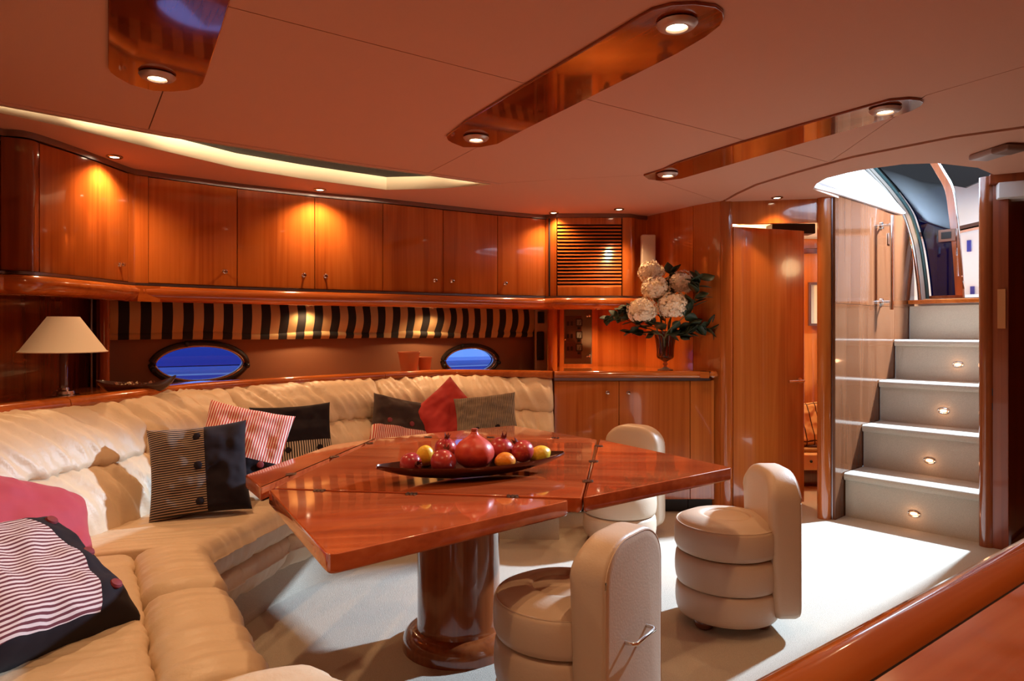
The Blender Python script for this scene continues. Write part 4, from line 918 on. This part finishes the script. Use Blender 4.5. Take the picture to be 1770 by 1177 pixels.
for i, (p, a_, lb) in enumerate(spots):
    s_ = s1 if i == 0 else clone(s1)
    s_.location = (p[0], p[1], 0); s_.rotation_euler = (0,0,math.radians(a_)); base(s_, lb, 'stool', 'round padded stools around the table')

# ---------------------------------------------------------------- throw cushions
BLK = mat('cushion_black', (.013,.008,.012), .8, sheen=.05)
BRN = mat('cushion_dark_brown', (.040,.018,.014), .8, sheen=.05)
PNK = mat('cushion_crimson', (.42,.035,.065), .7, sheen=.2)
RED = mat('cushion_red', (.45,.022,.015), .75, sheen=.2)
bsdf(BLK).inputs['Specular IOR Level'].default_value = .2
for m_ in (BLK, BRN, PNK, RED): bumpy(m_, 8, .006, 2)
ST_BG = stripes('stripes_black_beige', (.020,.013,.014), (.42,.28,.19), .0090, .62, 1)
ST_NEAR = stripes('stripes_crimson_grey', (.13,.018,.03), (.70,.58,.58), .0112, .48, 1)
ST_RW = stripes('stripes_red_white', (.50,.035,.022), (.85,.66,.58), .0105, .5, 0)
ST_BW = stripes('stripes_black_white', (.025,.018,.016), (.60,.48,.36), .0120, .55, 0)
ST_FINE = stripes('stripes_fine_grey', (.025,.020,.016), (.36,.26,.17), .0085, .5, 0)
def throw(name_lb, pos, yaw, lean, roll, w_, h_, th, mats, split=None, buttons=(), bm=None, seed=0):
    """local x right, y up, z out of the front; split = (axis, value): beyond it material 1"""
    t = empty('throw_cushion', pos, name_lb, 'cushion', 'throw cushions on the sofa')
    n = 44; V_ = []; F_ = []; mi = []
    def P(i, j, s_):
        a_, b_ = -1+2*i/n, -1+2*j/n
        if split and callable(split[1]):
            c_ = int(n*.7); f_ = split[1](b_); a_ = -1+(f_+1)*i/c_ if i <= c_ else f_+(1-f_)*(i-c_)/(n-c_)
        prof = (max(0, (1-a_**4))*max(0, (1-b_**4)))**.42
        pin = 1-.07*(1-abs(b_)**2)*abs(a_)**3 if True else 1
        pin2 = 1-.07*(1-abs(a_)**2)*abs(b_)**3
        x_ = a_*w_/2*pin; y_ = b_*h_/2*pin2
        wr = .006*noise.noise(Vector((a_*2.6+seed*5, b_*2.6, s_)))*prof*3+.005*noise.noise(Vector((a_*6+seed*3, b_*6, seed)))*min(1, prof*1.5)
        return Vector((x_, y_, s_*th/2*prof+wr))
    for s_ in (1,-1):
        o0 = len(V_)
        for j in range(n+1):
            for i in range(n+1): V_.append(P(i, j, s_))
        for j in range(n):
            for i in range(n):
                q = (o0+j*(n+1)+i, o0+j*(n+1)+i+1, o0+(j+1)*(n+1)+i+1, o0+(j+1)*(n+1)+i); F_.append(q if s_ > 0 else q[::-1])
                k = 0
                if split:
                    a_, b_ = -1+2*(i+.5)/n, -1+2*(j+.5)/n
                    if callable(split[1]): k = int(i >= int(n*.7) or j < 2)
                    else: k = 1 if (a_ if split[0] == 0 else b_) > split[1] else 0
                mi.append(k)
    mb = MB(); mb.v = V_; mb.f = F_; mb.mi = mi
    Rm = Matrix.Rotation(yaw, 4, 'Z') @ Matrix.Rotation(PI/2-lean, 4, 'X') @ Matrix.Rotation(roll, 4, 'Z')
    co_ = obj('cover', mb, mats, t, local=True, smooth=80)
    for (bx, by) in buttons:
        i, j = int((bx+1)/2*n), int((by+1)/2*n); p = P(i, j, 1)
        obj('button', MB().lathe([(.014,-.004),(.016,.001),(.013,.006),(.006,.008),(.001,.008)], p, 14), bm or BLK, t, local=True)
    t.rotation_mode = 'XYZ'; t.rotation_euler = Rm.to_euler(); return t
R = math.radians
BTR = mat('button_crimson', (.20,.02,.03), .6)
throw('large plain crimson cushion at the photo left edge', PD(2,938,1.98), R(85), R(48), R(-38), .54, .54, .17, [PNK], seed=1)
throw('big cushion with crimson and grey stripes, nearest at the left edge', PD(30,1018,1.62), R(85), R(58), R(-15), .42, .42, .17, [ST_NEAR, BLK], (0, lambda b: .30+.26*(1-b*b)), ((.60,.72),(.70,.05),(.60,-.6)), BTR, seed=2)
throw('black cushion with beige pinstriped left half and three black buttons', PD(345,812,2.70), R(20), R(20), R(4), .37, .365, .13, [ST_BG, BLK], (0,.12), ((.0,.72),(.0,.05),(.0,-.7)), seed=3)
throw('red and white striped cushion with black lower part, tilted', PD(420,770,2.98), R(22), R(22), R(-15), .37, .35, .12, [BLK, ST_RW], (1,-.35), ((-.2,-.45),(.5,-.45)), BTR, seed=4)
throw('black cushion with white pinstripes below, behind the red striped one', PD(507,758,3.50), R(28), R(20), R(1), .41, .36, .11, [ST_BW, BLK], (1,-.15), ((-.15,-.35),(.6,-.35)), seed=5)
throw('dark brown cushion with red striped lower part on the far sofa side', PD(693,736,3.98), R(30), R(22), R(-14), .37, .34, .11, [ST_RW, BRN], (1,-.15), ((-.45,.05),(.3,.05)), BTR, seed=6)
throw('plain red cushion standing on its corner', PD(774,722,4.06), R(5), R(22), R(42), .37, .37, .11, [RED], seed=7)
throw('fine grey pinstriped cushion leaning on the red one', PD(840,721,3.98), R(-4), R(24), R(7), .37, .27, .10, [BRN, ST_FINE], (1,-.9), ((-.25,-.62),(.4,-.55)), seed=8)
throw('yellow checked cushion on the cabin bed beyond the door', (2.36,5.36,.46), R(-10), R(20), R(8), .42, .36, .14, [PLAID], seed=9)

# ---------------------------------------------------------------- lamp, bowl, cups
lp = PD(110,693,2.83); lz = .905
la = empty('table_lamp', (lp.x, lp.y, lz), 'glass column table lamp with a cream cone shade on the shelf', 'lamp')
obj('lamp_base', MB().lathe([(.080,0),(.080,.010),(.060,.016),(.058,.026),(.040,.030),(.036,.042),(.020,.046),(.018,.056)], (lp.x,lp.y,lz), 32), CHROME, la)
obj('lamp_stem', MB().lathe([(.016,.056),(.016,.200),(.013,.205),(.013,.212)], (lp.x,lp.y,lz), 8), mat('lamp_glass_column', (.22,.13,.11), .06, .0, coat=1), la)
obj('lamp_neck', MB().lathe([(.017,.200),(.020,.206),(.017,.213),(.010,.220),(.010,.30)], (lp.x,lp.y,lz), 20), CHROME, la)
shd = MB().lathe([(.158,.205),(.058,.352),(.056,.352),(.156,.205)], (lp.x,lp.y,lz), 48)
obj('lamp_shade', shd, SHADE, la, smooth=50)
obj('shade_trim', MB().tube([Vector((lp.x+.158*math.cos(2*PI*j/48), lp.y+.158*math.sin(2*PI*j/48), lz+.206)) for j in range(48)], .003, 6, closed=True), SHADE, la)
bp_ = PD(236,668,3.12)
pb = empty('potpourri_bowl', (bp_.x, bp_.y, .905), 'dark leaf-shaped wooden bowl of dried petals on the shelf', 'bowl')
rings = []
for i in range(21):
    sx = -1+2*i/20; x_ = .165*sx; wv = .065*(1-abs(sx)**2.2)**.7+.003; hz_ = .045+.038*max(0, sx)**3+.022*max(0,-sx)**2; bz = .002+.075*max(0,sx)**4+.06*max(0,-sx)**4
    lo_ = [Vector((bp_.x+x_*.95, bp_.y+x_*.3+wv*t, .905+bz+(hz_-bz)*abs(t)**2)) for t in [-1+2*j/10 for j in range(11)]]
    rings.append(lo_+[p+Vector((0,0,.004)) for p in lo_[::-1]])
obj('bowl', MB().loftrings(rings), mat('bowl_dark_wood', (.07,.025,.018), .25, coat=.4), pb, smooth=60)
mb = MB()
for k in range(130):
    a_ = random.uniform(-.085,.085); c = Vector((bp_.x+a_*.95, bp_.y+a_*.3+random.uniform(-.035,.035), .905+.032+random.uniform(0,.022))); d1 = Vector([random.gauss(0,1) for _ in range(3)]).normalized(); d2 = d1.cross(Vector((.3,.2,1))).normalized(); s_ = random.uniform(.006,.014)
    mb.add([c-d1*s_, c+d2*s_*.6, c+d1*s_, c-d2*s_*.6, c+d1.cross(d2)*s_*.3], [(0,1,4),(1,2,4),(2,3,4),(3,0,4),(0,3,2,1)], k % 3 == 0 and 1 or 0)
o = obj('potpourri', mb, [mat('petals_dark', (.25,.09,.05), .9), mat('petals_cream', (.65,.48,.32), .9)], smooth=0, kind='stuff'); base(o, 'brown and cream dried petals heaped in the leaf-shaped bowl', 'potpourri')
for (px, d, h_, rt, rb_, lb) in ((707,4.52,.152,.075,.049,'larger terracotta cup on the shelf by the right porthole'), (734,4.62,.114,.051,.036,'smaller terracotta cup standing behind the larger one')):
    q = Q(px, d); c = empty('terracotta_cup', (q.x, q.y, .905), lb, 'cup', 'terracotta cups on the shelf')
    obj('cup', MB().lathe([(.002,.001),(rb_,0),(rb_*1.02,.004),(rt*.93,h_-.014),(rt*.97,h_-.012),(rt,h_-.006),(rt,h_),(rt-.006,h_),(rb_-.006,.008),(.002,.008)], (q.x,q.y,.905), 32), TERRA, c, smooth=50)

# ---------------------------------------------------------------- vase and flowers
vp = PD(1150,640,4.60); vz = .930
va = empty('vase', (vp.x, vp.y, vz), 'tall cut crystal pedestal vase of hydrangeas on the worktop', 'vase')
VG = glassy('crystal', (.62,.50,.42), r=.05)
obj('foot', MB().lathe([(.052,0),(.052,.005),(.030,.012),(.012,.022),(.011,.034),(.020,.042),(.011,.050),(.013,.058),(.034,.072)], (vp.x,vp.y,vz), 20), mat('crystal_foot', (.55,.36,.28), .06, trans=.75, ior=1.3), va, smooth=30)
rings = []
for (r0, z0) in ((.034,.070),(.052,.082),(.056,.095),(.056,.125),(.060,.17),(.068,.22),(.078,.265),(.075,.265),(.064,.22),(.056,.17),(.052,.125),(.052,.098),(.03,.085)):
    rings.append([Vector((vp.x+r0*(1+.035*(j % 2))*math.cos(2*PI*j/40), vp.y+r0*(1+.035*(j % 2))*math.sin(2*PI*j/40), vz+z0)) for j in range(40)])
obj('bowl', MB().loftrings(rings), VG, va, smooth=20)
BLM = mat('hydrangea_petals', (1.0,.86,.66), .8); LEAF = mat('leaf_green', (.030,.045,.020), .5); STEM = mat('stem_green', (.08,.11,.04), .6)
obj_src = None
heads = [(1125,470,4.62,.078,'cream hydrangea bloom highest in the vase'),(1133,499,4.53,.082,'cream hydrangea bloom just under the highest one'),(1177,489,4.60,.080,'cream hydrangea bloom at the upper right of the vase'),(1109,537,4.47,.088,'pinkish hydrangea bloom at the lower left of the vase'),(1163,529,4.47,.092,'pinkish hydrangea bloom at the lower right of the vase')]
def floret(mb, c, n3, s_, rnd):
    q = n3.to_track_quat('Z','Y').to_matrix(); ro = rnd.uniform(0,PI)
    for k in range(4):
        a_ = ro+k*PI/2; d = q @ Vector((math.cos(a_), math.sin(a_), 0)); t_ = q @ Vector((-math.sin(a_), math.cos(a_), 0))
        mb.add([c, c+d*s_*.55+t_*s_*.42+n3*s_*.30, c+d*s_+n3*s_*.05, c+d*s_*.55-t_*s_*.42+n3*s_*.18], [(0,1,2,3)])
rnd = random.Random(3)
for (px, py, d, r, lb) in heads:
    c = PD(px, py, d); t = empty('hydrangea', c, lb, 'flower', 'hydrangeas in the vase')
    mb = MB(); n = 120
    for k in range(n):
        z_ = 1-1.75*(k+.5)/n; rr0 = math.sqrt(max(0,1-z_*z_)); a_ = k*2.39996; dv = Vector((rr0*math.cos(a_), rr0*math.sin(a_), z_*.85))
        dv += Vector([rnd.gauss(0,.06) for _ in range(3)])
        floret(mb, c+dv*r*rnd.uniform(.82,1.12), dv.normalized(), r*.30, rnd)
    b_ = obj('petals', mb, BLM, t, smooth=0, kind='stuff'); 
    obj('core', MB().ball(c, r*.80, 14, 9), mat('bloom_core', (.80,.62,.40), .9), t)
    obj('stem', MB().tube([c+Vector((0,0,-r*.5)), lerp(c, Vector((vp.x,vp.y,vz+.27)), .6)+Vector((0,0,-.02)), Vector((vp.x+rnd.uniform(-.02,.02), vp.y+rnd.uniform(-.02,.02), vz+.10))], .0045, 7), STEM, t)
lm = None
def leaf_part(parent, c, dirv, s_, wd=1.0):
    global lm
    mb = MB(); n = 7; vs = []; 
    if lm is None:
        for i in range(n+1):
            t_ = i/n; w_ = math.sin(PI*t_**.8)*.34; z_ = -.12*(t_**2); vs += [Vector((t_,-w_,z_+.05*w_)), Vector((t_,0,z_)), Vector((t_,w_,z_+.05*w_))]
        fs = []
        for i in range(n):
            a_ = i*3; fs += [(a_,a_+3,a_+4,a_+1),(a_+1,a_+4,a_+5,a_+2)]
        o = obj('leaf', mb.add(vs, fs), LEAF, parent, local=True, smooth=80); lm = o
        sd_ = o.modifiers.new('th','SOLIDIFY'); sd_.thickness = .02
    else: o = lm.copy(); C.objects.link(o); o.parent = parent
    o.location = c-parent.location; o.rotation_euler = dirv.to_track_quat('X','Z').to_euler(); o.rotation_euler.rotate_axis('X', rnd.uniform(-.8,.8)); o.scale = (s_, s_*wd, s_); return o
NLM = 3
brs = [([(1145,580),(1100,560),(1062,545),(1048,552)], 4.52, 6, .055, 'leafy green branch reaching far left from the vase'),
       ([(1145,580),(1105,575),(1085,575)], 4.5, 5, .06, 'short leafy branch drooping left over the vase rim'),
       ([(1152,580),(1190,560),(1225,568),(1240,560)], 4.52, 8, .085, 'leafy green branch reaching right from the vase'),
       ([(1152,575),(1190,540),(1206,500),(1210,480)], 4.44, 8, .085, 'leafy green branch rising at the upper right of the vase'),
       ([(1148,575),(1120,560),(1090,530),(1078,535)], 4.55, 7, .08, 'leafy green branch behind the lower left bloom'),
       ([(1150,575),(1150,540),(1148,500),(1160,470)], 4.62, 8, .08, 'leafy green branch rising in the middle behind the blooms'),
       ([(1150,580),(1175,580),(1190,575)], 4.5, 6, .08, 'short leafy branch hanging over the right of the vase')]
for (pts, d, nl, sz, lb) in brs:
    P3 = [Vector((vp.x, vp.y, vz+.12))]+[PD(a_, b_, d) for a_, b_ in pts]; cr = cat_rom(P3, 5)
    t = empty('foliage_branch', P3[0], lb, 'foliage', 'leafy branches in the vase')
    obj('stem', MB().tube(cr, .003, 6), STEM, t)
    for k in range(nl*NLM):
        f = .40+.60*(k+1)/(nl*NLM); i = min(len(cr)-2, int(f*(len(cr)-1))); c = cr[i]; tg = (cr[i+1]-cr[i]).normalized()
        sd_ = Vector((rnd.uniform(-1,1), rnd.uniform(-.5,.3), rnd.uniform(-.7,.7))); leaf_part(t, c, (tg*.7+sd_).normalized(), sz*rnd.uniform(.85,1.35), rnd.uniform(1.1,1.6))

# ---------------------------------------------------------------- console in the foreground
ed = Vector((.80,.60)); en = Vector((.60,-.80)); e0 = Vector((.205,.579))
W_F = wood('console_wood', (.62,.20,.05), (.50,.13,.028), (.32,.06,.012), scale=(.7,6,6), rot=-.64, rough=.14)
cs = empty('console', V3(e0+en*.3,0), 'glossy wood console top with a raised edge, cut by the lower right corner', 'console')
a0, a1 = e0-ed*1.2, e0+ed*1.8
RP2 = [(-.0,.865),(.0,.893),(-.006,.904),(-.016,.908),(-.030,.908),(-.042,.902),(-.050,.890),(-.050,.865)]
RP2 = [(o_+.0,z_) for o_,z_ in RP2]
obj('edge_rail', MB().sweep([a0, a1], RP2), W_F, cs, smooth=70)
obj('seam', MB().sweep([a0+en*.050, a1+en*.050], [(0,.865),(0,.889),(-.004,.889),(-.004,.865)]), BLACK, cs)
obj('top', MB().prism([tuple(a0+en*.0545), tuple(a1+en*.0545), tuple(a1+en*.9), tuple(a0+en*.9)], .865, .891), W_F, cs)
obj('body', MB().prism([tuple(a0+en*.03), tuple(a1+en*.03), tuple(a1+en*.88), tuple(a0+en*.88)], 0, .864), W_V, cs)
